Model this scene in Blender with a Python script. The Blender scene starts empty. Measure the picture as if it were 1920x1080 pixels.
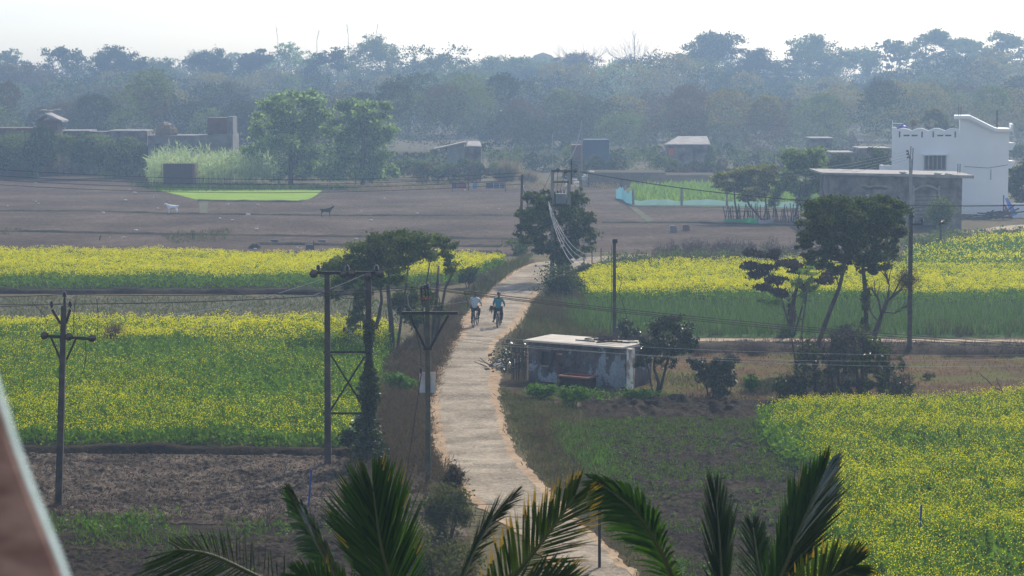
import bpy, math, random
import numpy as np
from mathutils import Vector, Matrix
R = math.radians
# ------------------------------------------------------------------ camera
scene = bpy.context.scene
col = scene.collection
H, F, HOR = 12.84, 4000.0, 140.0           # camera height (m), focal length in photo pixels, horizon row
PITCH = math.atan((540 - HOR) / F)
cam_d = bpy.data.cameras.new("camera")
cam_d.sensor_width = 36; cam_d.lens = 36 * F / 1920
cam_d.clip_start = 0.1; cam_d.clip_end = 3000
cam_d.dof.use_dof = True; cam_d.dof.focus_distance = 105; cam_d.dof.aperture_fstop = 6.3
cam = bpy.data.objects.new("camera", cam_d); col.objects.link(cam)
cam.location = (0, 0, H); cam.rotation_euler = (math.pi / 2 - PITCH, 0, 0)
scene.camera = cam
# ------------------------------------------------------------------ sky, sun, exposure
SUN_AZ, SUN_EL = R(27), R(43)
world = bpy.data.worlds.new("World"); scene.world = world; world.use_nodes = True
wn = world.node_tree; wn.nodes.clear()
sky = wn.nodes.new("ShaderNodeTexSky"); sky.sky_type = 'NISHITA'; sky.sun_disc = False
sky.sun_elevation = SUN_EL; sky.sun_rotation = SUN_AZ
sky.air_density = 1.0; sky.dust_density = 1.2; sky.ozone_density = 1.0; sky.altitude = 0
bg = wn.nodes.new("ShaderNodeBackground"); bg.inputs[1].default_value = 0.135
wo = wn.nodes.new("ShaderNodeOutputWorld")
hs = wn.nodes.new('ShaderNodeHueSaturation'); hs.inputs['Saturation'].default_value = 0.72; wn.links.new(sky.outputs[0], hs.inputs['Color']); wn.links.new(hs.outputs[0], bg.inputs[0]); wn.links.new(bg.outputs[0], wo.inputs[0])
sun_d = bpy.data.lights.new("sun", 'SUN'); sun_d.energy = 3.6; sun_d.angle = R(0.6); sun_d.color = (1.0, 0.91, 0.76)
sun = bpy.data.objects.new("sun", sun_d); col.objects.link(sun)
S = Vector((math.sin(SUN_AZ) * math.cos(SUN_EL), math.cos(SUN_AZ) * math.cos(SUN_EL), math.sin(SUN_EL)))
sun.rotation_euler = (-S).to_track_quat('-Z', 'Y').to_euler(); sun.location = (30, 60, 60)
scene.view_settings.view_transform = 'Standard'; scene.view_settings.look = 'None'
scene.view_settings.exposure = 0.5; scene.view_settings.gamma = 1.0; scene.view_settings.use_curve_mapping = False
scene.cycles.volume_bounces = 0; scene.cycles.max_bounces = 6; scene.cycles.diffuse_bounces = 2
scene.cycles.glossy_bounces = 2; scene.cycles.transmission_bounces = 3; scene.cycles.use_denoising = True
HAZE = 0.0009
# ------------------------------------------------------------------ helpers
_c, _s = math.cos(PITCH), math.sin(PITCH)
def ray(px, py):
    dx, dy = (px - 960) / F, (540 - py) / F
    return Vector((dx, _c + dy * _s, -_s + dy * _c))
def gp(px, py, z=0.0):                      # photo pixel -> point on the level z
    d = ray(px, py); t = (H - z) / -d.z
    return Vector((d.x * t, d.y * t, z))
def at(px, py, Y):                          # photo pixel -> point at distance Y
    d = ray(px, py); t = Y / d.y
    return Vector((d.x * t, Y, H + d.z * t))
def vnoise(x, y, scale, seed=0):
    x = np.asarray(x) / scale; y = np.asarray(y) / scale
    xi = np.floor(x).astype(int); yi = np.floor(y).astype(int); fx = x - xi; fy = y - yi
    fx = fx * fx * (3 - 2 * fx); fy = fy * fy * (3 - 2 * fy)
    def h(a, b):
        n = (a * 73856093 ^ b * 19349663 ^ (seed + 7) * 83492791) & 0x7fffffff
        n = (n * 1103515245 + 12345) & 0x7fffffff
        n = (n ^ (n >> 13)) * 60493 & 0x7fffffff
        return (n % 10007) / 10007.0
    return (h(xi, yi) * (1 - fx) + h(xi + 1, yi) * fx) * (1 - fy) + (h(xi, yi + 1) * (1 - fx) + h(xi + 1, yi + 1) * fx) * fy
def fbm(x, y, scale, seed=0):
    return (vnoise(x, y, scale, seed) + .5 * vnoise(x, y, scale / 2.1, seed + 1) + .25 * vnoise(x, y, scale / 4.3, seed + 2)) / 1.75
def tag(o, label=None, cat=None, group=None, kind=None):
    if label: o["label"] = label
    if cat: o["category"] = cat
    if group: o["group"] = group
    if kind: o["kind"] = kind
    return o
def thing(name, loc, label, cat, group=None):
    o = bpy.data.objects.new(name, None); col.objects.link(o); o.location = loc; o.empty_display_size = .2
    return tag(o, label, cat, group)
def origin(p):
    v = Vector((0, 0, 0))
    while p is not None: v += p.location; p = p.parent
    return v
def link(name, me, parent=None):
    o = bpy.data.objects.new(name, me); col.objects.link(o)
    if parent is not None: o.parent = parent
    return o
def np_mesh(name, verts, nper, mats, mi=None, parent=None, smooth=False, loc=None):
    """verts (N*nper,3) in world space, faces are consecutive runs of nper"""
    verts = np.asarray(verts, dtype=np.float64)
    org = np.array(origin(parent)) if parent is not None else (np.array(loc) if loc is not None else np.zeros(3))
    verts = verts - org
    n = len(verts) // nper
    me = bpy.data.meshes.new(name)
    me.vertices.add(len(verts)); me.vertices.foreach_set("co", verts.astype(np.float32).ravel())
    me.loops.add(len(verts)); me.loops.foreach_set("vertex_index", np.arange(len(verts), dtype=np.int32))
    me.polygons.add(n); me.polygons.foreach_set("loop_start", np.arange(0, len(verts), nper, dtype=np.int32))
    for m in mats: me.materials.append(m)
    if mi is not None: me.polygons.foreach_set("material_index", np.asarray(mi, dtype=np.int32))
    me.update(calc_edges=True)
    o = link(name, me, parent)
    if parent is None and loc is not None: o.location = loc
    return o
class MB:
    def __init__(s): s.v = []; s.f = []; s.m = []; s.mi = 0
    def add(s, vs, fs):
        b = len(s.v); s.v += [tuple(v) for v in vs]; s.f += [tuple(i + b for i in f) for f in fs]; s.m += [s.mi] * len(fs); return s
    def box(s, c, size, rz=0, taper=1.0):
        hx, hy, hz = size[0] / 2, size[1] / 2, size[2] / 2; vs = []
        for z, k in ((-hz, 1), (hz, taper)):
            for x, y in ((-hx, -hy), (hx, -hy), (hx, hy), (-hx, hy)):
                x *= k; y *= k
                vs.append((c[0] + x * math.cos(rz) - y * math.sin(rz), c[1] + x * math.sin(rz) + y * math.cos(rz), c[2] + z))
        return s.add(vs, [(3, 2, 1, 0), (4, 5, 6, 7), (0, 1, 5, 4), (1, 2, 6, 5), (2, 3, 7, 6), (3, 0, 4, 7)])
    def tube(s, pts, r, n=6, cap=True):
        pts = [Vector(p) for p in pts]; rs = r if isinstance(r, (list, tuple)) else [r] * len(pts); vs = []; fs = []
        for i, p in enumerate(pts):
            d = (pts[min(i + 1, len(pts) - 1)] - pts[max(i - 1, 0)]).normalized()
            u = d.cross(Vector((0, 1, 0)) if abs(d.y) < .9 else Vector((1, 0, 0))).normalized(); w = d.cross(u)
            for k in range(n):
                a = 2 * math.pi * k / n; vs.append(p + (u * math.cos(a) + w * math.sin(a)) * rs[i])
        for i in range(len(pts) - 1):
            for k in range(n):
                a = i * n + k; b = i * n + (k + 1) % n; fs.append((a, b, b + n, a + n))
        if cap: fs.append(tuple(range(n - 1, -1, -1))); fs.append(tuple(range(len(vs) - n, len(vs))))
        return s.add(vs, fs)
    def prism(s, outline, d):               # outline: list of 3D points, d: extrusion vector
        n = len(outline); d = Vector(d); vs = [Vector(p) for p in outline] + [Vector(p) + d for p in outline]
        return s.add(vs, [tuple(range(n)), tuple(range(2 * n - 1, n - 1, -1))] + [(i, i + n, (i + 1) % n + n, (i + 1) % n) for i in range(n)])
    def ball(s, c, r, n=8, m=6, sq=(1, 1, 1), jit=0, rnd=None):
        vs = [(c[0], c[1], c[2] + r * sq[2])]; fs = []
        for j in range(1, m):
            t = math.pi * j / m
            for k in range(n):
                a = 2 * math.pi * k / n; q = r * (1 + (rnd.uniform(-jit, jit) if rnd else 0))
                vs.append((c[0] + q * math.sin(t) * math.cos(a) * sq[0], c[1] + q * math.sin(t) * math.sin(a) * sq[1], c[2] + q * math.cos(t) * sq[2]))
        vs.append((c[0], c[1], c[2] - r * sq[2])); L = len(vs) - 1
        for k in range(n):
            fs.append((0, 1 + k, 1 + (k + 1) % n)); fs.append((L, L - n + (k + 1) % n, L - n + k))
        for j in range(m - 2):
            for k in range(n):
                a = 1 + j * n + k; b = 1 + j * n + (k + 1) % n; fs.append((a, a + n, b + n, b))
        return s.add(vs, fs)
    def build(s, name, mats, parent=None, loc=None, smooth=False):
        if not isinstance(mats, (list, tuple)): mats = [mats]
        org = origin(parent) if parent is not None else Vector(loc or (0, 0, 0))
        me = bpy.data.meshes.new(name); me.from_pydata([tuple(Vector(v) - org) for v in s.v], [], s.f)
        for m in mats: me.materials.append(m)
        me.polygons.foreach_set("material_index", s.m)
        if smooth: me.polygons.foreach_set("use_smooth", [True] * len(s.f))
        me.update(); o = link(name, me, parent)
        if parent is None: o.location = org
        return o
# ------------------------------------------------------------------ materials
def new_mat(name):
    m = bpy.data.materials.new(name); m.use_nodes = True; nt = m.node_tree; nt.nodes.clear()
    return m, nt, nt.nodes.new("ShaderNodeOutputMaterial")
def N(nt, t, **kw):
    n = nt.nodes.new(t)
    for k, v in kw.items(): setattr(n, k, v)
    return n
def ramp(nt, fac, stops):
    r = N(nt, "ShaderNodeValToRGB"); e = r.color_ramp.elements
    while len(e) < len(stops): e.new(0.5)
    for i, (p, c) in enumerate(stops): e[i].position = p; e[i].color = (*c, 1)
    nt.links.new(fac, r.inputs[0]); return r.outputs[0]
def noise(nt, scale, detail=4, rough=.6, dist=0, vec=None, stretch=None):
    n = N(nt, "ShaderNodeTexNoise"); n.inputs["Scale"].default_value = scale; n.inputs["Detail"].default_value = detail
    n.inputs["Roughness"].default_value = rough; n.inputs["Distortion"].default_value = dist
    if vec is None: vec = N(nt, "ShaderNodeTexCoord").outputs["Object"]
    if stretch:
        mp = N(nt, "ShaderNodeMapping"); mp.inputs["Scale"].default_value = stretch; nt.links.new(vec, mp.inputs[0]); vec = mp.outputs[0]
    nt.links.new(vec, n.inputs["Vector"]); return n.outputs["Fac"]
def mixc(nt, f, a, b, mode='MIX'):
    m = N(nt, "ShaderNodeMix", data_type='RGBA', blend_type=mode)
    for s, v in ((m.inputs["Factor"], f), (m.inputs["A"], a), (m.inputs["B"], b)):
        if isinstance(v, (tuple, list)): s.default_value = (*v, 1) if len(v) == 3 else v
        elif isinstance(v, (int, float)): s.default_value = v
        else: nt.links.new(v, s)
    return m.outputs["Result"]
def leaf_mat(name, c1, c2, trans=.35, gloss=.25, rough=.5, big=None):
    m, nt, out = new_mat(name)
    g = N(nt, "ShaderNodeNewGeometry"); c = ramp(nt, g.outputs["Random Per Island"], [(0, c1), (1, c2)])
    if big:
        f = noise(nt, big[1], 3, vec=g.outputs["Position"]); f = ramp(nt, f, [(.42, (0, 0, 0)), (.62, (1, 1, 1))]); c = mixc(nt, f, c, big[0])
    p = N(nt, "ShaderNodeBsdfPrincipled"); p.inputs["Roughness"].default_value = rough; p.inputs["Specular IOR Level"].default_value = gloss
    t = N(nt, "ShaderNodeBsdfTranslucent"); mx = N(nt, "ShaderNodeMixShader"); mx.inputs[0].default_value = trans
    nt.links.new(c, p.inputs["Base Color"]); nt.links.new(c, t.inputs[0])
    nt.links.new(p.outputs[0], mx.inputs[1]); nt.links.new(t.outputs[0], mx.inputs[2]); nt.links.new(mx.outputs[0], out.inputs[0]); return m
def mat(name, c1, c2=None, scale=2.0, rough=.85, bump=0.0, bscale=None, metal=0, spec=.3, detail=5, stretch=None, lo=.35, hi=.65):
    m, nt, out = new_mat(name); p = N(nt, "ShaderNodeBsdfPrincipled")
    p.inputs["Roughness"].default_value = rough; p.inputs["Metallic"].default_value = metal; p.inputs["Specular IOR Level"].default_value = spec
    if c2 is None: c2 = tuple(x * .75 for x in c1)
    f = noise(nt, scale, detail, stretch=stretch); nt.links.new(ramp(nt, f, [(lo, c1), (hi, c2)]), p.inputs["Base Color"])
    if bump:
        b = N(nt, "ShaderNodeBump"); b.inputs["Strength"].default_value = 1; b.inputs["Distance"].default_value = bump
        nt.links.new(noise(nt, bscale or scale * 3, 5, stretch=stretch), b.inputs["Height"]); nt.links.new(b.outputs[0], p.inputs["Normal"])
    nt.links.new(p.outputs[0], out.inputs[0]); return m
def soil_mat(name, cols, s1, s2, bump=.1, bscale=2.0, furrow=None, patch=None, rough=1.0, bands=None):
    """cols: 3 colours (dark, mid, light) over two scales of noise; furrow=(dir_deg, spacing, depth)"""
    m, nt, out = new_mat(name); p = N(nt, "ShaderNodeBsdfPrincipled"); p.inputs["Roughness"].default_value = rough; p.inputs["Specular IOR Level"].default_value = .1
    f1 = noise(nt, s1, 6, .65); f2 = noise(nt, s2, 6, .75)
    a = N(nt, "ShaderNodeMath", operation='ADD'); nt.links.new(f1, a.inputs[0]); nt.links.new(f2, a.inputs[1])
    h = N(nt, "ShaderNodeMath", operation='MULTIPLY'); nt.links.new(a.outputs[0], h.inputs[0]); h.inputs[1].default_value = .5
    c = ramp(nt, h.outputs[0], [(.36, cols[0]), (.5, cols[1]), (.64, cols[2])])
    if patch:
        f = ramp(nt, noise(nt, patch[1], 4, .6), [(patch[2], (0, 0, 0)), (patch[2] + .12, (1, 1, 1))]); c = mixc(nt, f, c, patch[0])
    if bands:
        f = ramp(nt, noise(nt, bands[1], 5, .65, stretch=(.35, 1, 1)), [(.50, (0, 0, 0)), (.62, (.8, .8, .8))]); f2_ = ramp(nt, noise(nt, 9, 4, .8), [(.40, (0, 0, 0)), (.56, (1, 1, 1))]); c = mixc(nt, mixc(nt, 1.0, f, f2_, 'MULTIPLY'), c, bands[0])
    hh = noise(nt, bscale, 6, .7)
    if furrow:
        tc = N(nt, "ShaderNodeTexCoord").outputs["Object"]; mp = N(nt, "ShaderNodeMapping"); mp.inputs["Rotation"].default_value = (0, 0, R(furrow[0])); nt.links.new(tc, mp.inputs[0])
        w = N(nt, "ShaderNodeTexWave"); w.inputs["Scale"].default_value = .3142 / furrow[1]; w.inputs["Distortion"].default_value = 2.5; w.inputs["Detail"].default_value = 3
        w.inputs["Detail Scale"].default_value = 1.2; nt.links.new(mp.outputs[0], w.inputs[0])
        k = N(nt, "ShaderNodeMath", operation='MULTIPLY_ADD'); nt.links.new(w.outputs["Fac"], k.inputs[0]); k.inputs[1].default_value = furrow[2]; nt.links.new(hh, k.inputs[2]); hh = k.outputs[0]
    b = N(nt, "ShaderNodeBump"); b.inputs["Distance"].default_value = bump; nt.links.new(hh, b.inputs["Height"]); nt.links.new(b.outputs[0], p.inputs["Normal"])
    nt.links.new(c, p.inputs["Base Color"]); nt.links.new(p.outputs[0], out.inputs[0]); return m

M = {}
M['bark'] = mat('bark', (.09, .07, .055), (.04, .032, .027), 3, bump=.02)
M['bark_pale'] = mat('bark_pale', (.20, .17, .14), (.09, .075, .06), 3, bump=.02)
M['leaf_dark'] = leaf_mat('leaf_dark', (.022, .036, .008), (.085, .12, .018), .38, .1, .7)
M['leaf_mid'] = leaf_mat('leaf_mid', (.045, .07, .012), (.14, .19, .03), .42, .1, .7)
M['leaf_gold'] = leaf_mat('leaf_gold', (.13, .14, .02), (.30, .28, .04), .5)
M['leaf_light'] = leaf_mat('leaf_light', (.12, .22, .03), (.25, .38, .05), .5)
M['leaf_purple'] = leaf_mat('leaf_purple', (.032, .022, .018), (.075, .052, .035), .25, .1, .8)
M['leaf_glossy'] = leaf_mat('leaf_glossy', (.018, .028, .009), (.045, .065, .018), .2, .45, .38)
M['far_dark'] = leaf_mat('far_dark', (.025, .04, .014), (.065, .085, .022), .38, .04, .9)
M['far_mid'] = leaf_mat('far_mid', (.08, .115, .03), (.18, .23, .06), .45, .04, .9)
M['far_brown'] = leaf_mat('far_brown', (.08, .06, .032), (.15, .105, .045), .4, .04, .9)
M['far_gold'] = leaf_mat('far_gold', (.15, .135, .035), (.28, .235, .06), .45, .04, .9)
M['far_green'] = leaf_mat('far_green', (.15, .25, .05), (.34, .48, .12), .5, .05, .9)
M['far_bare'] = mat('far_bare', (.30, .27, .25), (.2, .18, .17), 3)
M['twig'] = leaf_mat('twig', (.065, .048, .026), (.135, .105, .06), .3, .1, .9)
M['twig_dark'] = leaf_mat('twig_dark', (.045, .032, .028), (.09, .065, .05), .3, .1, .9)
M['straw'] = leaf_mat('straw', (.20, .15, .07), (.30, .24, .12), .4, .1, .9)
M['dry_grass'] = leaf_mat('dry_grass', (.10, .065, .02), (.19, .125, .04), .35, .1, .9)
M['grass'] = leaf_mat('grass', (.05, .095, .012), (.12, .19, .02), .4, .1, .8)
M['grass_olive'] = leaf_mat('grass_olive', (.07, .085, .025), (.13, .13, .04), .35, .1, .8)
M['crop_green'] = leaf_mat('crop_green', (.055, .11, .022), (.12, .20, .045), .4, .2, .6)
M['mustard_leaf'] = leaf_mat('mustard_leaf', (.06, .135, .008), (.16, .29, .018), .45, .15, .7)
M['mustard_flower'] = leaf_mat('mustard_flower', (.68, .62, .006), (.88, .82, .012), .5, .1, .9)
M['weed'] = leaf_mat('weed', (.06, .14, .012), (.13, .26, .02), .4, .2, .6)
M['cane'] = leaf_mat('cane', (.24, .34, .11), (.60, .70, .34), .5, .3, .5)
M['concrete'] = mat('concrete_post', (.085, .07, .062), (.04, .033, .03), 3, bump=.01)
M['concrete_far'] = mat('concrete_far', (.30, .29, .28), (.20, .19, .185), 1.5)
M['iron'] = mat('iron', (.035, .027, .024), (.02, .016, .015), 8, .6, metal=.3)
M['porcelain'] = mat('porcelain', (.035, .018, .014), (.025, .012, .01), 5, .2, spec=.6)
M['wire'] = mat('wire', (.035, .03, .035), None, 5, .7)
M['wire_bright'] = mat('wire_bright', (.38, .38, .38), (.28, .28, .28), 5, .7)
# ------------------------------------------------------------------ ground, fields and road
def sheet(name, pts, m, lift, dens=None):
    """a flat sheet from ground points given as photo pixels; edges roughened"""
    P = [gp(x, y) for x, y in pts]; mb = MB(); rnd = random.Random(len(pts) * 7 + int(lift * 1e4))
    out = []
    for i, p in enumerate(P):
        q = P[(i + 1) % len(P)]; L = (q - p).length; n = max(1, min(90, int(L / .5)))
        nrm = Vector((-(q - p).y, (q - p).x, 0)).normalized() if L > 0 else Vector((0, 0, 0))
        for k in range(n):
            v = p.lerp(q, k / n) + nrm * (rnd.uniform(-.12, .12) if k else 0); out.append((v.x, v.y, lift))
    mb.add(out, [tuple(range(len(out)))])
    o = mb.build(name, m); o.data.update(); return tag(o, kind='structure')
soil = [(.075, .058, .05), (.155, .118, .098), (.25, .195, .165)]
M['ground'] = soil_mat('ground_earth', [(.055, .045, .03), (.10, .085, .045), (.15, .12, .07)], .3, 2.5, .1, 2)
g = MB(); g.add([(-330, -28, 0), (330, -28, 0), (330, 698, 0), (-330, 698, 0)], [(0, 1, 2, 3)])
tag(g.build('ground', M['ground']), kind='structure')
h_ = MB(); hc = at(1018, 140, 670); h_.ball((hc.x, 670, 0), 1, 24, 10, (9, 15, at(1018, 98, 670).z)); h_.ball((hc.x + 8, 672, 0), 1, 24, 10, (7, 15, at(1018, 106, 670).z)); tag(h_.build('hill', M['ground'], smooth=True), kind='structure')
M['plough_far'] = soil_mat('ploughed_soil_far', [(.05, .034, .024), (.125, .09, .067), (.225, .17, .13)], .10, 1.5, .9, 1.5)
M['plough_near'] = soil_mat('ploughed_soil_near', [(.016, .012, .009), (.095, .073, .056), (.25, .195, .15)], .5, 7.0, .10, 8)
M['dark_soil'] = soil_mat('dark_soil', [(.012, .009, .007), (.035, .026, .018), (.08, .06, .04)], .8, 7, .12, 5)
M['field_soil'] = soil_mat('field_soil', [(.02, .028, .008), (.03, .036, .012), (.05, .05, .02)], .8, 5, .1, 4)
M['stubble'] = soil_mat('stubble_soil', [(.055, .07, .035), (.10, .10, .06), (.15, .135, .09)], .4, 4, .12, 4)
M['dry_ground'] = soil_mat('dry_ground', [(.035, .02, .010), (.085, .05, .022), (.15, .095, .04)], .25, 2.2, .08, 3, patch=((.085, .08, .018), .35, .47))
M['verge_soil'] = soil_mat('verge_soil', [(.025, .02, .010), (.055, .04, .02), (.09, .065, .03)], .6, 4, .1, 3)
M['lawn'] = soil_mat('paddy_green', [(.13, .22, .025), (.19, .30, .03), (.25, .36, .05)], .3, 6, .02, 6)
M['crop_soil'] = soil_mat('crop_soil', [(.04, .10, .02), (.07, .15, .035), (.10, .19, .05)], .5, 5, .1, 4)
M['road_dirt'] = soil_mat('road_dirt', [(.19, .13, .08), (.33, .235, .15), (.45, .34, .235)], .7, 5, .04, 5)
M['road'] = soil_mat('road_gravel', [(.12, .095, .07), (.28, .235, .18), (.46, .39, .30)], .45, 7, .03, 16, bands=((.10, .085, .065), .5))
M['path'] = soil_mat('pale_path', [(.24, .18, .12), (.36, .28, .20), (.50, .40, .30)], .5, 5, .02, 8)
M['bank'] = soil_mat('bank_soil', [(.018, .013, .009), (.04, .03, .02), (.075, .058, .036)], .6, 4, .12, 3)
sheet('ploughed_field_far', [(-260, 322), (275, 328), (620, 352), (1160, 350), (1340, 392), (1560, 400), (1620, 470), (1240, 478), (1100, 470), (960, 480), (820, 482), (600, 486), (-200, 486)], M['plough_far'], .004)
sheet('paddy_field', [(298, 357), (604, 357), (590, 368), (572, 377), (460, 376), (372, 375)], M['lawn'], .012)
sheet('green_strip', [(372, 375), (392, 377), (388, 402), (374, 402)], M['stubble'], .013)
sheet('green_strip', [(1170, 380), (1182, 380), (1226, 414), (1212, 415)], M['stubble'], .013)
sheet('green_plot', [(1185, 348), (1500, 350), (1560, 392), (1188, 386), (1170, 372)], M['crop_soil'], .012)
sheet('grass_edge', [(240, 345), (520, 350), (640, 354), (600, 358), (296, 359)], M['stubble'], .010)
sheet('mud_ground', [(1060, 318), (1240, 322), (1360, 345), (1060, 350)], M['concrete_far'], .009)
P_A = [(-220, 493), (620, 494), (800, 500), (950, 500), (900, 522), (842, 536), (700, 545), (-220, 545)]
P_C = [(-150, 622), (720, 622), (745, 640), (722, 668), (600, 660), (-150, 660)]
P_D = [(-90, 662), (600, 662), (735, 664), (715, 700), (700, 770), (640, 848), (300, 842), (-60, 840)]
P_G = [(-220, 558), (700, 556), (770, 600), (720, 620), (-150, 620)]
P_RU = [(1085, 545), (1120, 522), (1300, 515), (1500, 515), (2150, 515), (2150, 578), (1105, 574)]
P_RW = [(1060, 576), (1500, 577), (2150, 580), (2150, 632), (1240, 632), (1130, 628), (1060, 610)]
P_RB = [(1690, 512), (1700, 480), (1830, 462), (1990, 446), (2200, 446), (2200, 512)]
P_RN = [(1420, 798), (1470, 785), (1700, 778), (1920, 764), (2050, 760), (2020, 1300), (1500, 1300), (1500, 1120), (1530, 990), (1560, 900), (1470, 880), (1430, 840)]
P_RV = [(1100, 792), (1420, 792), (1440, 860), (1550, 905), (1530, 1000), (1500, 1300), (1330, 1300), (1260, 1050), (1120, 850)]
sheet('mustard_ground', P_A, M['field_soil'], .004 * 4); sheet('stubble_field', P_G, M['stubble'], .004 * 4)
sheet('mustard_ground', P_C, M['field_soil'], .004 * 3); sheet('mustard_ground', P_D, M['field_soil'], .004 * 4)
sheet('mustard_ground', P_RU, M['field_soil'], .004 * 4); sheet('crop_ground', P_RW, M['crop_soil'], .004 * 3)
sheet('mustard_ground', P_RB, M['field_soil'], .004 * 3); sheet('mustard_ground', P_RN, M['field_soil'], .004 * 4)
sheet('vegetable_ground', P_RV, M['dark_soil'], .004 * 3)
sheet('dry_field', [(1130, 664), (2150, 664), (2150, 760), (1440, 790), (1180, 760)], M['dry_ground'], .004)
sheet('dark_earth', [(1080, 740), (1240, 745), (1430, 750), (1700, 762), (1700, 782), (1440, 796), (1100, 796)], M['dark_soil'], .004 * 2)
sheet('garden_ground', [(-30, 972), (700, 990), (840, 1010), (900, 1300), (-30, 1300)], M['dark_soil'], .004 * 2)
sheet('verge_ground', [(640, 856), (705, 770), (722, 690), (760, 650), (860, 570), (940, 505), (1000, 485), (1000, 500), (860, 620), (820, 760), (840, 860), (900, 1100), (700, 1100)], M['verge_soil'], .004 * 5)
sheet('verge_ground', [(935, 720), (980, 640), (1000, 560), (1080, 505), (1100, 545), (1060, 600), (1150, 640), (1080, 760), (1150, 860), (1290, 1040), (1360, 1300), (1240, 1300), (1180, 1080), (1000, 880)], M['verge_soil'], .004 * 5)
sheet('footpath', [(1215, 637), (1240, 635), (1500, 636), (2150, 638), (2150, 643), (1480, 641.5), (1240, 640)], M['path'], .004 * 5)
sheet('footpath', [(1745, 446), (1800, 436), (1880, 424), (2000, 416), (2000, 426), (1905, 434), (1830, 444), (1760, 452)], M['path'], .004 * 2)
sheet('footpath', [(-200, 657), (420, 658), (640, 657), (735, 660), (735, 666), (600, 665), (-200, 663)], M['verge_soil'], .004 * 6)
# the road: y, left, right of the dirt shoulder, left, right of the worn surface
RD = [(1400, 1240, 1420, 1262, 1398), (1200, 1150, 1290, 1166, 1270), (1080, 1058, 1200, 1072, 1180), (1000, 968, 1112, 980, 1096), (930, 868, 1042, 892, 1024), (880, 828, 995, 850, 975), (850, 815, 968, 838, 952), (800, 806, 950, 828, 934),
      (750, 806, 936, 824, 922), (715, 808, 938, 824, 915), (700, 812, 940, 830, 918), (690, 816, 922, 834, 915), (660, 832, 925, 846, 914), (645, 842, 930, 856, 918), (632, 862, 945, 874, 930), (618, 864, 966, 878, 948), (600, 864, 980, 884, 962), (580, 884, 990, 900, 974), (560, 902, 1002, 916, 988),
      (540, 922, 1022, 934, 1008), (520, 946, 1050, 958, 1038), (508, 962, 1072, 974, 1060), (500, 980, 1090, 990, 1080), (493, 1005, 1115, 1015, 1105), (488, 1040, 1160, 1050, 1150), (484, 1090, 1200, 1100, 1190), (480, 1150, 1240, 1160, 1230), (477, 1200, 1262, 1210, 1255)]
def strip(name, a, b, m, lift, jit):
    mb = MB(); vs = []; rnd = random.Random(3); rows = []
    for i in range(len(RD) - 1):
        n = max(2, int((gp(960, RD[i + 1][0]) - gp(960, RD[i][0])).length / .35))
        for k in range(n + (i == len(RD) - 2)):
            t = k / n; rows.append([RD[i][j] * (1 - t) + RD[i + 1][j] * t for j in range(5)])
    for r in rows:
        p, q = gp(r[a], r[0]), gp(r[b], r[0]); p.x += rnd.uniform(-jit, jit) * (r[a] > 0); q.x += rnd.uniform(-jit, jit)
        vs += [(p.x, p.y, lift), (q.x, q.y, lift)]
    mb.add(vs, [(2 * i, 2 * i + 1, 2 * i + 3, 2 * i + 2) for i in range(len(rows) - 1)])
    return tag(mb.build(name, m), kind='structure')
strip('road_shoulder', 1, 2, M['road_dirt'], .004 * 6, .10); strip('road', 3, 4, M['road'], .004 * 7, .09)
# ploughed field in front: real clods as a displaced sheet
def relief(name, pts, m, step, amp, scale, lift, seed, fade=.5):
    P = np.array([gp(x, y)[:2] for x, y in pts]); x0, y0 = P.min(0); x1, y1 = P.max(0)
    nx, ny = int((x1 - x0) / step), int((y1 - y0) / step)
    X, Y = np.meshgrid(np.linspace(x0, x1, nx), np.linspace(y0, y1, ny)); Z = amp * (fbm(X, Y, scale, seed) ** 1.5) + amp * .7 * vnoise(X, Y, scale * .3, seed + 9) ** 2 + amp * .35 * vnoise(X, Y, scale * .14, seed + 19)
    dist = np.full(X.shape, 9.0)
    for i in range(len(P)):
        a_, b_ = P[i], P[(i + 1) % len(P)]; d_ = b_ - a_; t_ = np.clip(((X - a_[0]) * d_[0] + (Y - a_[1]) * d_[1]) / max(1e-6, (d_ ** 2).sum()), 0, 1); dist = np.minimum(dist, np.hypot(X - a_[0] - t_ * d_[0], Y - a_[1] - t_ * d_[1]))
    Z = lift + Z * np.clip(dist / fade, 0, 1)
    ok = inside(X.ravel(), Y.ravel(), P).reshape(X.shape); vs = np.stack([X, Y, Z], -1).reshape(-1, 3)
    idx = np.arange(nx * ny).reshape(ny, nx); f = []
    k = ok[:-1, :-1] & ok[1:, :-1] & ok[:-1, 1:] & ok[1:, 1:]
    q = np.stack([idx[:-1, :-1], idx[:-1, 1:], idx[1:, 1:], idx[1:, :-1]], -1)[k]
    me = bpy.data.meshes.new(name); me.from_pydata(vs.tolist(), [], q.tolist()); me.materials.append(m); me.update()
    return tag(link(name, me), kind='structure')
def inside(x, y, P):
    c = np.zeros(len(x), bool); n = len(P)
    for i in range(n):
        x1, y1 = P[i]; x2, y2 = P[(i + 1) % n]
        k = ((y1 > y) != (y2 > y)) & (x < (x2 - x1) * (y - y1) / ((y2 - y1) or 1e-9) + x1); c ^= k
    return c
relief('ploughed_field', [(-60, 852), (300, 855), (640, 858), (720, 870), (840, 900), (880, 1010), (700, 992), (-40, 975)], M['plough_near'], .06, .15, .42, .02, 4)
relief('vegetable_plot', P_RV, M['dark_soil'], .09, .16, .5, .024, 6)
relief('garden_plot', [(60, 1000), (700, 1008), (860, 1040), (880, 1200), (60, 1200)], M['dark_soil'], .07, .13, .4, .02, 7)
relief('dug_earth', [(1085, 748), (1240, 752), (1420, 755), (1440, 792), (1100, 796)], M['dark_soil'], .08, .38, 1.1, .02, 8, 1.6)
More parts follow.
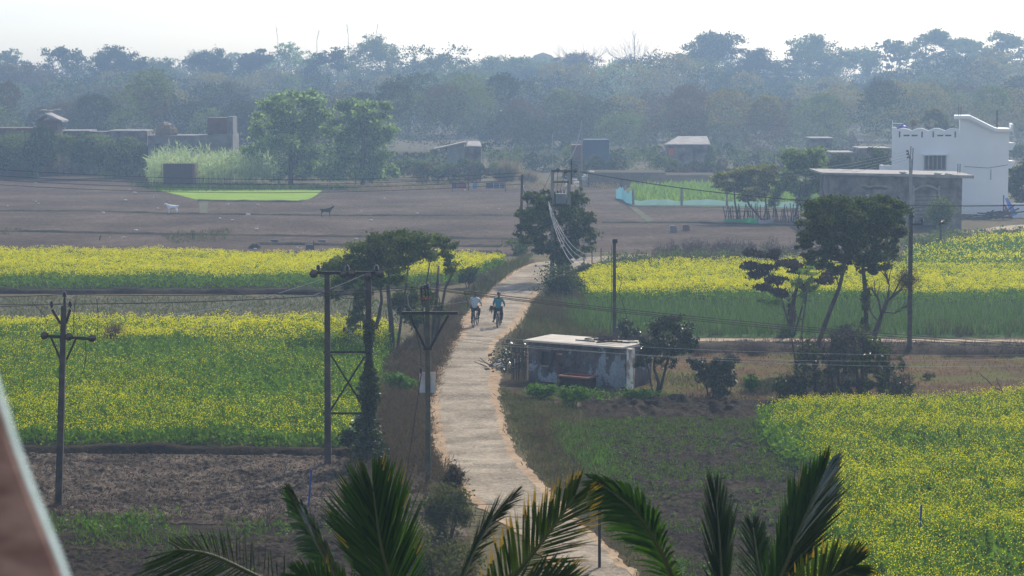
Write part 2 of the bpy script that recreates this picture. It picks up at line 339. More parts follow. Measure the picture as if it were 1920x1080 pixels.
# banks between the fields
M['far_bank'] = soil_mat('far_bank_soil', [(.035, .032, .022), (.07, .06, .04), (.12, .10, .07)], .3, 2.5, .1, 3)
def bund(name, pts, w, h, m, seed=1):
    P = [gp(x, y) for x, y in pts]; Q = []
    for p, q in zip(P, P[1:]):
        n = max(1, int((q - p).length / .8)); Q += [p.lerp(q, k / n) for k in range(n)]
    Q.append(P[-1]); rnd = random.Random(seed); vs = []; fs = []
    for i, p in enumerate(Q):
        d = (Q[min(i + 1, len(Q) - 1)] - Q[max(i - 1, 0)]).normalized(); n = Vector((-d.y, d.x, 0)); hh = h * rnd.uniform(.7, 1.25)
        for u, z in ((-1, -.05), (-.6, .75), (0, 1), (.55, .8), (1, -.05)): vs.append(p + n * (u * w * rnd.uniform(.85, 1.15)) + Vector((0, 0, z * hh)))
    for i in range(len(Q) - 1):
        for k in range(4): fs.append((5 * i + k, 5 * i + k + 1, 5 * i + k + 6, 5 * i + k + 5))
    mb = MB(); mb.add(vs, fs); return tag(mb.build(name, m, smooth=True), kind='structure')
for i, (pts, w, h) in enumerate([([(-220, 334), (270, 340)], .5, .3), ([(-220, 396), (160, 396), (330, 401), (640, 405), (960, 404)], .4, .3), ([(372, 377), (560, 379), (590, 374), (610, 362)], .4, .35), ([(-200, 441), (30, 434), (330, 440), (640, 444), (960, 449)], .45, .35), ([(480, 458), (640, 460), (940, 463)], .45, .4), ([(-220, 472), (300, 474), (700, 474), (940, 474)], .5, .35), ([(1130, 418), (1300, 418), (1500, 424), (1600, 426)], .4, .3), ([(1180, 388), (1360, 390), (1560, 398)], .6, .3)]):
    bund('field_bank', pts, w, h * .5, M['far_bank'], i)
bund('field_bank', [(-220, 549), (200, 550), (480, 550), (640, 553), (700, 552)], .45, .3, M['bank'], 11)
bund('field_bank', [(-80, 846), (300, 848), (640, 852), (700, 858)], .35, .3, M['bank'], 12)
bund('field_bank', [(1230, 654), (1500, 656), (1800, 660), (2150, 664)], 1.3, .34, M['bank'], 13)
# ------------------------------------------------------------------ growing things by the thousand
rng = np.random.default_rng(5)
def sample(pts, dens, seed=0):
    P = np.array([gp(x, y)[:2] for x, y in pts]); x0, y0 = P.min(0); x1, y1 = P.max(0)
    g = np.random.default_rng(seed); n = int((x1 - x0) * (y1 - y0) * dens); x = g.uniform(x0, x1, n); y = g.uniform(y0, y1, n)
    # nothing grows outside the picture's wedge by more than a few metres
    k = inside(x, y, P) & (np.abs(x) < y * .25 + 6); return x[k], y[k]
def unit(v): return v / np.maximum(np.linalg.norm(v, axis=-1, keepdims=True), 1e-9)
def rhomb(c, a, b, L, W):
    """leaf-shaped quads: centre c, long axis a, width axis b"""
    L = np.asarray(L)[..., None] / 2; W = np.asarray(W)[..., None] / 2
    return np.stack([c - a * L, c + b * W - a * L * .15, c + a * L, c - b * W - a * L * .15], -2).reshape(-1, 3)
def rdir(g, n, up=0.0):
    v = g.normal(size=(n, 3)); v[:, 2] += up; return unit(v)
def perp(g, a):
    return unit(np.cross(a, unit(g.normal(size=a.shape))))
def mustard(name, pts, dens, h, flo, seed, nleaf=7, nfl=9, fs=.062, label=None):
    g = np.random.default_rng(seed); x, y = sample(pts, dens, seed); n = len(x)
    hh = h * (.66 + .5 * fbm(x, y, 3.5, seed)) * g.normal(1, .07, n); f = np.clip(flo(x, y), 0, 1)
    base = np.stack([x, y, np.zeros(n)], -1)
    # leaves
    k = nleaf; c = np.repeat(base, k, 0); t = g.uniform(.15, .86, n * k) ; H_ = np.repeat(hh, k)
    r = .20 * (1.15 - t); c += np.stack([g.normal(0, 1, n * k) * r, g.normal(0, 1, n * k) * r, t * H_], -1)
    a = rdir(g, n * k, .6); q1 = rhomb(c, a, perp(g, a), g.uniform(.14, .30, n * k), g.uniform(.05, .12, n * k))
    # flowering stems
    k = nfl; c = np.repeat(base, k, 0); H_ = np.repeat(hh, k); F_ = np.repeat(f, k); keep = g.uniform(size=n * k) < F_
    ang = g.uniform(0, 6.283, n * k); rr = .17 * np.sqrt(g.uniform(size=n * k)); z = H_ * g.uniform(.82, 1.12, n * k)
    c += np.stack([np.cos(ang) * rr, np.sin(ang) * rr, z], -1); c = c[keep]; m = len(c)
    a = rdir(g, m); q2 = rhomb(c, a, perp(g, a), g.uniform(.7, 1.5, m) * fs, g.uniform(.6, 1.1, m) * fs)
    sub = g.uniform(size=m) < .45; st = c[sub].copy(); st[:, 2] -= .11; up = unit(np.stack([g.normal(0, .12, len(st)), g.normal(0, .12, len(st)), np.ones(len(st))], -1)); q3 = rhomb(st, up, perp(g, up), np.full(len(st), .24), np.full(len(st), .014))
    V = np.concatenate([q1, q3, q2]); mi = np.concatenate([np.zeros((len(q1) + len(q3)) // 4), np.ones(len(q2) // 4)])
    return tag(np_mesh(name, V, 4, [M['mustard_leaf'], M['mustard_flower']], mi), label, 'crop', kind='stuff')
def blades(name, pts, dens, h, w, m, seed, lean=.35, label=None, cat='grass', mask=None, per=1, spread=.1, z0=0.0):
    g = np.random.default_rng(seed); x, y = sample(pts, dens, seed)
    if mask is not None: k = g.uniform(size=len(x)) < mask(x, y); x, y = x[k], y[k]
    x = np.repeat(x, per) + g.normal(0, spread, len(x) * per); y = np.repeat(y, per) + g.normal(0, spread, len(y) * per)
    n = len(x); L = h * g.uniform(.5, 1.2, n); a = unit(np.stack([g.normal(0, lean, n), g.normal(0, lean, n), np.ones(n)], -1))
    c = np.stack([x, y, np.full(n, z0)], -1) + a * (L / 2)[:, None]
    return tag(np_mesh(name, rhomb(c, a, perp(g, a), L, np.full(n, w) * g.uniform(.6, 1.3, n)), 4, [m]), label, cat, kind='stuff')
def weeds(name, pts, dens, h, m, seed, ls=.12, per=14, r=.25, label=None, mask=None, cat='weeds', z0=0.0):
    """low leafy tufts"""
    g = np.random.default_rng(seed); x, y = sample(pts, dens, seed)
    if mask is not None: k = g.uniform(size=len(x)) < mask(x, y); x, y = x[k], y[k]
    s = np.repeat(g.uniform(.5, 1.3, len(x)), per); n = len(x) * per
    v = rdir(g, n); v[:, 2] = np.abs(v[:, 2]); c = np.stack([np.repeat(x, per), np.repeat(y, per), np.full(n, z0)], -1) + v * (s * g.uniform(.4, 1, n))[:, None] * np.array([r, r, h])
    a = rdir(g, n, .5); return tag(np_mesh(name, rhomb(c, a, perp(g, a), g.uniform(.6, 1.3, n) * ls, g.uniform(.4, .7, n) * ls), 4, [m]), label, cat, kind='stuff')
def brush(name, pts, dens, h, m, seed, label, mask=None, r=.45, per=70, cat='brush', w=.016):
    """tangles of dry twigs"""
    g = np.random.default_rng(seed); x, y = sample(pts, dens, seed)
    if mask is not None: k = g.uniform(size=len(x)) < mask(x, y); x, y = x[k], y[k]
    s = np.repeat(g.uniform(.5, 1.25, len(x)), per); n = len(x) * per; v = rdir(g, n); v[:, 2] = np.abs(v[:, 2])
    c = np.stack([np.repeat(x, per), np.repeat(y, per), np.zeros(n)], -1) + v * (s * g.uniform(.3, 1, n))[:, None] * np.array([r, r, h]); a = unit(v * np.array([.8, .8, 1.4]) + g.normal(0, .5, (n, 3)))
    return tag(np_mesh(name, rhomb(c, a, perp(g, a), g.uniform(.12, .38, n), np.full(n, w) * g.uniform(.6, 1.6, n)), 4, [m]), label, cat, kind='stuff')
Yf = lambda py: H * F / (py - HOR)
def px_of(x, y): return 960 + F * x / (y * 1.005)
def py_of(y): return HOR + H * F / y
# flower density over each field
fA = lambda x, y: .95 * np.clip((y - Yf(543)) / 4.0, .0, 1) * (.7 + .5 * fbm(x, y, 4, 2))
fC = lambda x, y: .62 + .5 * (fbm(x, y, 4, 3) - .4) - .35 * (px_of(x, y) < 200) * (py_of(y) > 640)
def fD(x, y):
    px, py = px_of(x, y), py_of(y); b = np.clip((py - 730) / 90, 0, 1) * .5 + .22
    b = b + np.clip((420 - px) / 350, 0, 1) * .33 + 1.2 * (fbm(x, y, 4, 4) - .5); return np.clip(b, .05, 1) * .62
fRU = lambda x, y: .95 * np.clip((y - Yf(574)) / 2.0, .0, 1) * (.75 + .5 * fbm(x, y, 4, 5)) * np.clip(1.25 - .9 * (px_of(x, y) > 1660) * (py_of(y) < 535), 0, 1)
fRB = lambda x, y: .16 + .8 * (fbm(x, y, 9, 6) - .45) + .25 * (py_of(y) < 475)
def fRN(x, y):
    px, py = px_of(x, y), py_of(y); a = .70 + 1.7 * (fbm(x, y, 3.2, 7) - .5) + .25 * (py < 850)
    edge = np.clip((px - (1440 + (py > 840) * 60)) / 60, .08, 1); return np.clip(a, .15, 1) * edge * .8
mustard('mustard_crop', P_A, 15, 1.0, fA, 1, 5, 14, .06, 'dense yellow flowering mustard in the long strip left of the road, below the ploughed land')
mustard('mustard_crop', P_C, 16, .95, fC, 2, 7, 13, .056, 'yellow speckled mustard in the narrow strip below the dull stubble')
mustard('mustard_crop', P_D, 16, .85, fD, 3, 8, 15, .036, 'green mustard with scattered flowers above the brown ploughed field on the left')
mustard('mustard_crop', P_RU, 15, 1.0, fRU, 4, 5, 14, .058, 'dense yellow mustard behind the green crop, right of the road')
mustard('mustard_crop', P_RB, 11, 1.0, fRB, 5, 8, 8, .09, 'thinly flowering green mustard in the field climbing towards the white house')
mustard('mustard_crop', P_RN, 22, .9, fRN, 6, 8, 15, .034, 'near mustard field in flower at the lower right with a wavy edge')
blades('young_wheat', P_RW, 55, .75, .05, M['crop_green'], 7, .3, 'tall green unflowered crop between the yellow mustard and the pale footpath', 'crop')
blades('far_crop', [(1185, 348), (1500, 350), (1560, 388), (1188, 382)], 10, .8, .16, M['leaf_light'], 8, .3, 'pale green crop behind the blue net fence', 'crop')
blades('stubble', P_G, 26, .22, .05, M['grass_olive'], 9, .6, 'dull olive stubble between the two yellow strips on the left')
blades('grass', [(-30, 968), (720, 984), (860, 1000), (880, 1300), (-30, 1300)], 90, .22, .04, M['grass'], 10, .7, 'short green weeds on the dark garden soil at lower left', z0=.10, mask=lambda x, y: np.clip(2.6 * (fbm(x, y, 1.8, 3) - .47) + .1 * (py_of(y) < 1020), 0, 1))
weeds('weeds', [(-30, 960), (620, 978), (620, 1010), (-30, 1004)], 7, .45, M['weed'], 11, .13, 16, .3, 'leafy green weeds along the bank under the ploughed field', mask=lambda x, y: np.clip(3 * (fbm(x, y, 2.2, 5) - .38), 0, 1))
brush('brush', [(-30, 955), (700, 975), (700, 992), (-30, 976)], 2.5, .45, M['twig_dark'], 12, 'dark dry brush along the bank at the foot of the ploughed field')
blades('grass', P_RV, 170, .15, .04, M['grass'], 13, .9, 'low green seedlings on the dark vegetable plot', z0=.13, mask=lambda x, y: np.clip(3 * (fbm(x, y, 1.6, 9) - .33) + .8 * np.clip((y - Yf(850)) / 4, 0, 1) + .3 * (px_of(x, y) < 1200), 0, 1))
weeds('weeds', P_RV, 5, .22, M['weed'], 113, .10, 12, .16, 'leafy weeds dotted over the dark vegetable plot', z0=.1, mask=lambda x, y: np.clip(2.4 * (fbm(x, y, 2.5, 19) - .42), 0, 1))
blades('grass', [(1085, 742), (1430, 748), (1440, 800), (1100, 800)], 60, .2, .03, M['twig'], 114, .9, 'dry roots and straw on the dug earth right of the hut', z0=.08)
blades('clod_tufts', [(-60, 852), (640, 858), (840, 900), (880, 1000), (-40, 975)], 34, .14, .035, M['twig_dark'], 14, .9, 'dark stubble roots on the brown ploughed field', z0=.11)
# verges
VL = [(722, 690), (760, 650), (815, 600), (850, 575), (862, 590), (858, 640), (828, 690), (806, 760), (812, 850), (845, 900), (868, 930), (700, 950), (650, 870), (706, 790)]
brush('brush', VL, 7, .75, M['twig'], 20, 'brown dry brush filling the left verge between the pole and the road', mask=lambda x, y: .35 + fbm(x, y, 3, 1), per=80)
blades('grass', VL, 30, .35, .02, M['dry_grass'], 21, .5, 'dry grass under the brown brush on the left verge')
VL2 = [(850, 575), (900, 530), (935, 500), (1000, 478), (985, 498), (930, 535), (868, 595)]
blades('grass', VL2, 60, .45, .04, M['grass_olive'], 22, .5, 'olive grass on the left verge beyond the riders')
brush('brush', [(815, 600), (900, 530), (940, 512), (900, 545), (860, 590)], 3, .7, M['twig_dark'], 23, 'dark brush on the left verge beside the riders')
VR = [(938, 730), (985, 745), (1090, 770), (1130, 850), (1290, 1040), (1330, 1200), (1230, 1200), (1190, 1070), (1110, 985), (1040, 925), (975, 850), (950, 800)]
blades('grass', VR, 110, .22, .03, M['grass_olive'], 24, .6, 'olive green grass on the right verge of the near road')
blades('grass', [(1090, 800), (1130, 850), (1160, 900), (1110, 905), (1060, 850), (1040, 800)], 90, .35, .04, M['weed'], 25, .5, 'bright green grass on the little bank beside the vegetable plot')
weeds('weeds', [(940, 740), (1090, 770), (1110, 850), (1140, 920), (1060, 910), (960, 800)], 2.2, .5, M['grass_olive'], 26, .10, 30, .35, 'small olive bushes on the right verge below the hut')
brush('brush', [(1000, 780), (1090, 800), (1130, 920), (1080, 930), (980, 830)], 1.2, .6, M['twig'], 27, 'sparse dry brush on the right verge below the hut')
VR2 = [(975, 650), (968, 625), (985, 600), (1000, 572), (1050, 545), (1100, 560), (1110, 600), (1180, 632), (1100, 640), (1000, 640)]
blades('grass', VR2, 60, .5, .03, M['grass_olive'], 28, .5, 'rough olive grass between the road bend and the green crop')
brush('brush', [(990, 600), (1010, 575), (1090, 560), (1100, 600), (1060, 622)], 3, .8, M['twig'], 29, 'brown brush on the right verge beside the riders')
brush('brush', [(940, 650), (968, 628), (1020, 634), (1240, 634), (1180, 648), (985, 650), (960, 668)], 3.5, .5, M['twig'], 30, 'dry brown brush between the hut and the road')
blades('grass', [(1130, 664), (2150, 664), (2150, 760), (1440, 780), (1180, 760)], 25, .16, .04, M['dry_grass'], 31, .7, 'short rusty dry grass on the field behind the near mustard', mask=lambda x, y: .15 + fbm(x, y, 3, 4))
blades('grass', [(1200, 700), (1480, 720), (1480, 752), (1200, 752)], 45, .3, .04, M['grass_olive'], 32, .6, 'yellowish grass around the small trees right of the hut', mask=lambda x, y: 2 * (fbm(x, y, 2, 4) - .35))
brush('brush', [(1240, 646), (1700, 650), (2150, 656), (2150, 672), (1240, 668)], 3.2, .55, M['twig_dark'], 33, 'dark brush on the bank below the pale footpath')
brush('brush', [(1640, 622), (1750, 618), (2150, 612), (2150, 632), (1640, 634)], 2.6, .8, M['twig'], 34, 'dry reeds along the far side of the pale footpath')
brush('brush', [(1240, 620), (1480, 624), (1480, 633), (1230, 633)], 1.4, .7, M['twig'], 35, 'thin dry reeds at the edge of the green crop')
brush('brush', [(1250, 468), (1330, 462), (1560, 470), (1700, 480), (1690, 510), (1500, 512), (1240, 505), (1150, 500)], 1.3, .9, M['twig_dark'], 36, 'dark scrub between the ploughed land and the right mustard', w=.03, per=50)
weeds('weeds', [(1150, 490), (1330, 480), (1700, 492), (1690, 512), (1300, 512), (1110, 512)], 2.0, .8, M['leaf_mid'], 37, .2, 26, .5, 'low green scrub behind the right mustard field')
weeds('weeds', [(1690, 455), (1760, 442), (2100, 425), (2100, 442), (1830, 458), (1700, 474)], 1.8, .7, M['leaf_mid'], 38, .22, 26, .6, 'low green scrub along the far path near the white house')
blades('grass', [(300, 440), (440, 430), (420, 452), (320, 458)], 12, .35, .06, M['grass_olive'], 39, .6, 'patch of olive grass on the ploughed land')
blades('grass', [(-200, 436), (40, 430), (10, 442), (-200, 446)], 12, .3, .06, M['grass_olive'], 40, .6, 'strip of olive grass at the left end of the ploughed land')
blades('grass', [(240, 346), (640, 352), (690, 356), (296, 360)], 14, .6, .1, M['grass'], 41, .6, 'rough green grass at the foot of the tall cane')
brush('brush', [(640, 350), (1160, 345), (1170, 356), (640, 358)], .8, .8, M['straw'], 42, 'pale dry grass along the far edge of the ploughed land', w=.05, per=30)
weeds('weeds', [(960, 650), (985, 655), (985, 700), (930, 700), (915, 688)], 3, .5, M['leaf_glossy'], 43, .14, 34, .4, 'dark leaves on the rubbish heap left of the hut')
weeds('weeds', [(990, 728), (1100, 738), (1230, 740), (1300, 752), (1240, 762), (1100, 758), (985, 742)], 4, .45, M['weed'], 44, .14, 24, .4, 'green creepers on the ground in front of the hut')
# sugar cane
def cane(name, pts, dens, h, seed, label):
    g = np.random.default_rng(seed); x, y = sample(pts, dens, seed); n = len(x); hh = h * g.uniform(.7, 1.0, n) * (.62 + .6 * vnoise(x, y, 1.6, 3)); k = 9
    c = np.repeat(np.stack([x, y, np.zeros(n)], -1), k, 0); t = g.uniform(.35, 1, n * k); c[:, 2] = t * np.repeat(hh, k)
    a = rdir(g, n * k, .9); L = g.uniform(.7, 1.3, n * k); c += a * (L * .4)[:, None]; q = rhomb(c, a, perp(g, a), L, np.full(n * k, .075))
    s = np.stack([x, y, hh / 2], -1); up = unit(np.stack([g.normal(0, .06, n), g.normal(0, .06, n), np.ones(n)], -1)); q2 = rhomb(s, up, perp(g, up), hh, np.full(n, .07))
    return tag(np_mesh(name, np.concatenate([q, q2]), 4, [M['cane']]), label, 'crop', kind='stuff')
cane('sugar_cane', [(278, 346), (300, 340), (500, 340), (528, 346), (520, 351), (280, 352)], 4.5, 4.1, 50, 'tall pale green cane growing in front of the grey block building')
# small litter of pale stones and rubbish in the fields
def litter(name, pts, dens, s, m, seed, label):
    g = random.Random(seed); x, y = sample(pts, dens, seed); mb = MB()
    for a, b in zip(x, y): mb.ball((a, b, s * .4), s * g.uniform(.4, 1.3), 5, 4, (g.uniform(.8, 1.8), 1, .6))
    return tag(mb.build(name, m), label, 'stones', kind='stuff')
M['pale_stone'] = mat('pale_stone', (.6, .58, .55), (.4, .37, .34), 4)
litter('stones', [(1100, 740), (1430, 750), (1440, 790), (1110, 792)], .12, .08, M['pale_stone'], 1, 'pale stones and scraps on the dug dark earth right of the hut')
litter('stones', [(0, 335), (1150, 352), (1200, 470), (0, 470)], .006, .14, M['pale_stone'], 2, 'scattered pale stones on the far ploughed land')
litter('stones', [(0, 860), (820, 890), (820, 1000), (0, 960)], .03, .05, M['pale_stone'], 3, 'pale scraps lying on the near ploughed field')
litter('stones', [(830, 640), (960, 640), (960, 900), (830, 900)], .35, .035, M['bark_pale'], 4, 'small loose stones on the road')
# ------------------------------------------------------------------ buildings
def quadwall(mb, a, b, z0, z1, th):         # wall between two ground points
    d = (b - a).normalized(); n = Vector((-d.y, d.x, 0)) * th
    return mb.add([(a.x, a.y, z0), (b.x, b.y, z0), (b.x + n.x, b.y + n.y, z0), (a.x + n.x, a.y + n.y, z0), (a.x, a.y, z1), (b.x, b.y, z1), (b.x + n.x, b.y + n.y, z1), (a.x + n.x, a.y + n.y, z1)],
                  [(3, 2, 1, 0), (4, 5, 6, 7), (0, 1, 5, 4), (1, 2, 6, 5), (2, 3, 7, 6), (3, 0, 4, 7)])
M['white'] = mat('white_paint', (.82, .82, .82), (.74, .75, .77), .25)
M['white_trim'] = mat('white_trim', (.80, .80, .80), (.75, .75, .75), 1)
M['glass'] = mat('dark_glass', (.05, .06, .08), (.03, .04, .05), 1, .15, spec=.6)
M['grey_plaster'] = mat('grey_plaster', (.24, .21, .20), (.07, .058, .055), .8, lo=.38, hi=.62)
M['slab'] = mat('concrete_slab', (.36, .33, .31), (.22, .20, .19), 1.2)
M['blue_plastic'] = mat('blue_plastic', (.05, .03, .35), (.04, .03, .28), 2, .4)
# white house
hY = 197.0
def hx(px): return at(px, 400, hY).x
def hz(py): return at(960, py, hY).z
th = thing('white_house', (hx(1780), hY, 0), 'tall white painted house with wavy parapet and sloping stair roof on the right', 'house')
b = MB(); DY = 9
x0, x1, xs = hx(1670), hx(1889), hx(1796)
b.prism([(x0, hY, 0), (xs, hY, 0), (xs, hY, hz(252)), (x0, hY, hz(252))], (.2 * DY, DY, 0))
b.prism([(xs, hY, 0), (x1, hY, 0), (x1, hY, hz(247)), (hx(1862), hY, hz(247)), (hx(1812), hY, hz(222)), (xs, hY, hz(222))], (1.0, 5, 0))
b.box((hx(1669), hY + 2.2, hz(312) / 2), (.9, 3, hz(312)))
b.build('wall', M['white'], th)
b = MB()                                     # scalloped parapet
n = 60; o1 = [(x0, hY - .004, hz(266))]; top = []
for i in range(n + 1):
    px = 1670 + (1795 - 1670) * i / n; ph = (px - 1680) / 57
    yy = 247 - 5 * abs(math.sin(math.pi * (px - 1676) / 31)) if px > 1678 else 240
    top.append((hx(px), hY - .004, hz(yy)))
b.prism([(x0, hY - .004, hz(253)), (xs, hY - .004, hz(253))] + top[::-1], (0, .2, 0)); b.build('parapet', M['white'], th)
b = MB(); b.tube([(p[0], p[1] + .08, p[2]) for p in top], .11, 5); b.build('parapet_coping', M['white_trim'], th)
for px, w in ((1684, .12), (1726, .12), (1747, .12), (1788, .12)):
    b = MB(); b.box((hx(px), hY - .01, hz(252)), (w, .04, .55)); b.build('parapet_slot', M['glass'], th)
for px in (1697, 1712, 1760, 1775):
    b = MB(); b.box((hx(px), hY - .01, hz(254)), (.55, .04, .13)); b.build('parapet_slot', M['glass'], th)
b = MB()                                     # sloping roof slab
b.prism([(hx(p), hY - .45, hz(q)) for p, q in ((1784, 223), (1784, 217), (1813, 217), (1862, 241), (1894, 242), (1894, 247), (1861, 247), (1811, 223))], (1.18, 5.9, 0))
b.prism([(hx(p), hY - .45, hz(q)) for p, q in ((1890, 241), (1890, 233), (1894, 233), (1894, 241))], (1.18, 5.9, 0)); b.build('roof', M['white_trim'], th)
w = MB(); w.box((hx(1751), hY - .03, hz(304)), (1.95, .05, 1.4)); wo_ = w.build('window', M['glass'], th)
w = MB()
for px in (1732, 1739, 1747, 1755, 1763, 1771): w.box((hx(px), hY - .08, hz(304)), (.10, .05, 1.4))
w.box((hx(1751), hY - .08, hz(318)), (2.05, .05, .09)); w.build('frame', M['slab'], wo_)
b = MB(); b.box((hx(1751), hY - .3, hz(290)), (2.3, .6, .1)); b.build('window_hood', M['white_trim'], th)
for py, s in ((268, 1.2), (302, 1.0)):
    b = MB(); b.prism([(hx(1889) + .004, hY + .2, hz(py)), (hx(1903), hY + .2, hz(py)), (hx(1896), hY + .2, hz(py + 14)), (hx(1889) + .004, hY + .2, hz(py + 14))], (0, 2.5, 0)); b.build('balcony', M['white_trim'], th)
for px in (1798, 1802, 1869, 1871): b = MB(); b.tube([(hx(px), hY + 1, hz(222 if px < 1850 else 245)), (hx(px), hY + 1, hz(200 if px < 1850 else 207))], .03, 5); b.build('rebar', M['iron'], th)
b = MB(); b.tube([(hx(1856), hY - .05, hz(317)), (hx(1856), hY - .05, hz(337))], .025, 5); b.tube([(hx(1806), hY - .05, hz(312)), (hx(1850), hY - .05, hz(315)), (hx(1888), hY - .05, hz(309))], .02, 5); b.build('cable', M['wire'], th)
b = MB(); b.tube([(hx(1671.5), hY + .2, hz(246)), (hx(1671.5), hY + .2, hz(225))], .03, 5); b.tube([(hx(1671.5), hY + .2, hz(231)), (hx(1690), hY + .2, hz(232))], .03, 5); b.build('pipe', M['white_trim'], th)
t = thing('water_tank', (hx(1694), hY + 1.2, hz(252)), 'blue plastic water tank on the roof of the white house', 'tank')
b = MB(); c0 = Vector((hx(1694), hY + 1.2, hz(252)))
prof = [(0, .42), (.1, .46), (.3, .43), (.33, .47), (.55, .44), (.58, .47), (.72, .42), (.80, .2)]
b.tube([c0 + Vector((0, 0, z)) for z, r in prof], [r for z, r in prof], 14); b.build('tank_body', M['blue_plastic'], t, smooth=True)
b = MB(); b.tube([c0 + Vector((0, 0, .8)), c0 + Vector((0, 0, .87))], .16, 10); b.build('lid', M['blue_plastic'], t)
t = thing('satellite_dish', (hx(1716), hY + 2, hz(252)), 'small round dish on a mast above the white house roof', 'dish')
c0 = Vector((hx(1716), hY + 2, hz(232))); b = MB(); prev = None
rings = [(0, .0), (.18, .03), (.32, .1)]
vs = [c0]; fs = []
for r, dpt in rings[1:]:
    for k in range(14): a = 6.283 * k / 14; vs.append(c0 + Vector((r * math.cos(a), -dpt * 1.0, r * math.sin(a))))
for k in range(14): fs.append((0, 1 + k, 1 + (k + 1) % 14)); fs.append((1 + k, 15 + k, 15 + (k + 1) % 14, 1 + (k + 1) % 14))
b.add(vs, fs); b.build('dish', M['bark_pale'], t)
b = MB(); b.tube([c0 - Vector((0, 0, 1.0)), c0], .03, 6); b.tube([c0, c0 + Vector((0, -.4, -.05))], .02, 5); b.ball(c0 + Vector((0, -.42, -.05)), .07, 6, 5); b.build('mast', M['iron'], t)
# low concrete building with flat roof
cY = 178.0
def cx(px): return at(px, 400, cY).x
def cz(py): return at(960, py, cY).z
th = thing('concrete_building', (cx(1680), cY, 0), 'low unfinished grey building with flat slab roof in front of the white house', 'building')
b = MB(); yb = cY + 6
G0, G1 = cx(1715), cx(1757)
for xa, xb, za, zb in ((cx(1556), G0, 0, cz(331)), (G1, cx(1803), 0, cz(331)), (G0, G1, cz(357), cz(331))):
    b.prism([(xa, cY, za), (xb, cY, za), (xb, cY, zb), (xa, cY, zb)], (0, .3, 0))
b.box(((cx(1556) + .15), cY + 3.2, cz(331) / 2), (.3, 5.6, cz(331))); b.box((cx(1803) - .15, cY + 3.2, cz(331) / 2), (.3, 5.6, cz(331)))
b.box(((cx(1556) + cx(1803)) / 2, yb, cz(331) / 2), (cx(1803) - cx(1556), .3, cz(331) - .01)); b.build('wall', M['grey_plaster'], th)
b = MB(); b.prism([(cx(1537), cY - .8, cz(322.5)), (cx(1821), cY - .8, cz(328)), (cx(1821), cY - .8, cz(334)), (cx(1537), cY - .8, cz(326))], (0, 7.6, 0)); b.build('roof', M['slab'], th)
s_ = MB(); s_.box(((G0 + G1) / 2, cY + .18, cz(375) - .35), (G1 - G0 - .01, .06, cz(357) + .2)); s_.build('shutter', M['grey_plaster'], th)
s_ = MB()
for k in range(9): s_.box(((G0 + G1) / 2, cY + .12, .3 + k * .3), (G1 - G0 - .02, .05, .05))
s_.build('shutter_ribs', M['concrete'], th)
b = MB(); arc = [(cx(1715 - 3 + 48 * i / 12), cY - .06, cz(357 - 9 * math.sin(math.pi * i / 12))) for i in range(13)]; b.tube(arc, .09, 6)
b.box((G0 - .12, cY - .06, cz(380) - .2), (.16, .1, 3.2)); b.box((G1 + .12, cY - .06, cz(380) - .2), (.16, .1, 3.2)); b.build('arch_trim', M['slab'], th)
for px, t0 in ((1709, 275), (1713, 278), (1799, 308), (1803, 308)):
    b = MB(); b.tube([(cx(px), cY + 1, cz(326)), (cx(px + (px < 1750)), cY + 1, cz(t0))], .035, 5); b.build('rebar', M['iron'], th)
gs_ = leaf_mat('green_sheet', (.08, .35, .2), (.6, .5, .45), .1)
for px, py in ((1690, 324), (1755, 326), (1775, 327)): g_ = MB(); g_.ball((cx(px), cY - .4, cz(py - 1)), .22, 7, 5, (1.6, 1, .5)); g_.build('rolled_sheet', gs_, th)
# plant-topped posts before it, wood pile and cloth at the right end
t = thing('gate_posts', (cx(1640), cY - 6, 0), 'pair of short posts under a creeper in front of the low grey building', 'posts')
for px in (1627, 1653): b = MB(); b.box((at(px, 400, cY - 6).x, cY - 6, 1.6), (.3, .3, 3.2)); b.build('post', M['slab'], t)
b = MB(); rr = random.Random(1)
for i in range(7): p = at(1622 + i * 6, 352 + rr.uniform(-2, 2), cY - 6); b.ball(p, .2, 6, 5, (1.3, 1, .8))
b.build('pots', M['bark'], t)
t = thing('plank_pile', (cx(1870), 190, 0), 'long planks and rubble leaning in a low pile before the white house', 'pile'); b = MB()
for i in range(22):
    px = rr.uniform(1808, 1880); p = at(px, 410, 189 + rr.uniform(-1, 1)); b.tube([(p.x, p.y, rr.uniform(.1, .3 + .5 * (px > 1830))), (p.x + rr.uniform(.8, 2.4), p.y + rr.uniform(-.3, .3), rr.uniform(.1, .5 + .9 * (px > 1835)))], .06, 4)
b.build('planks', M['concrete'], t)
t = thing('washing', (at(1890, 400, 190).x, 190, 0), 'blue and red cloths hanging off a leaning post beside the white house', 'cloth')
b = MB(); p0 = at(1884, 372, 190); p1 = at(1902, 404, 190); b.add([p0, p0 + Vector((.25, 0, .05)), p1 + Vector((.3, .1, .1)), p1 + Vector((-.2, 0, -.1))], [(0, 1, 2, 3)]); b.build('blue_cloth', mat('blue_cloth', (.12, .25, .75), (.2, .3, .7), 2), t)
b = MB(); p0 = at(1882, 384, 190); p1 = at(1897, 411, 190); b.add([p0, p0 + Vector((.12, 0, .05)), p1 + Vector((.15, .1, .1)), p1 + Vector((-.15, 0, 0))], [(0, 1, 2, 3)]); b.build('red_cloth', mat('red_cloth', (.5, .10, .06), (.4, .1, .08), 2), t)
b = MB(); b.tube([at(1881, 418, 190), at(1882, 366, 190)], .05, 5); b.build('post', M['bark'], t)
b = MB(); quadwall(b, Vector((cx(1893), 192, 0)), Vector((cx(2010), 192, 0)), 0, 1.3, .2); tag(b.build('compound_wall', M['white']), 'low white wall running off to the right from the white house', 'wall')
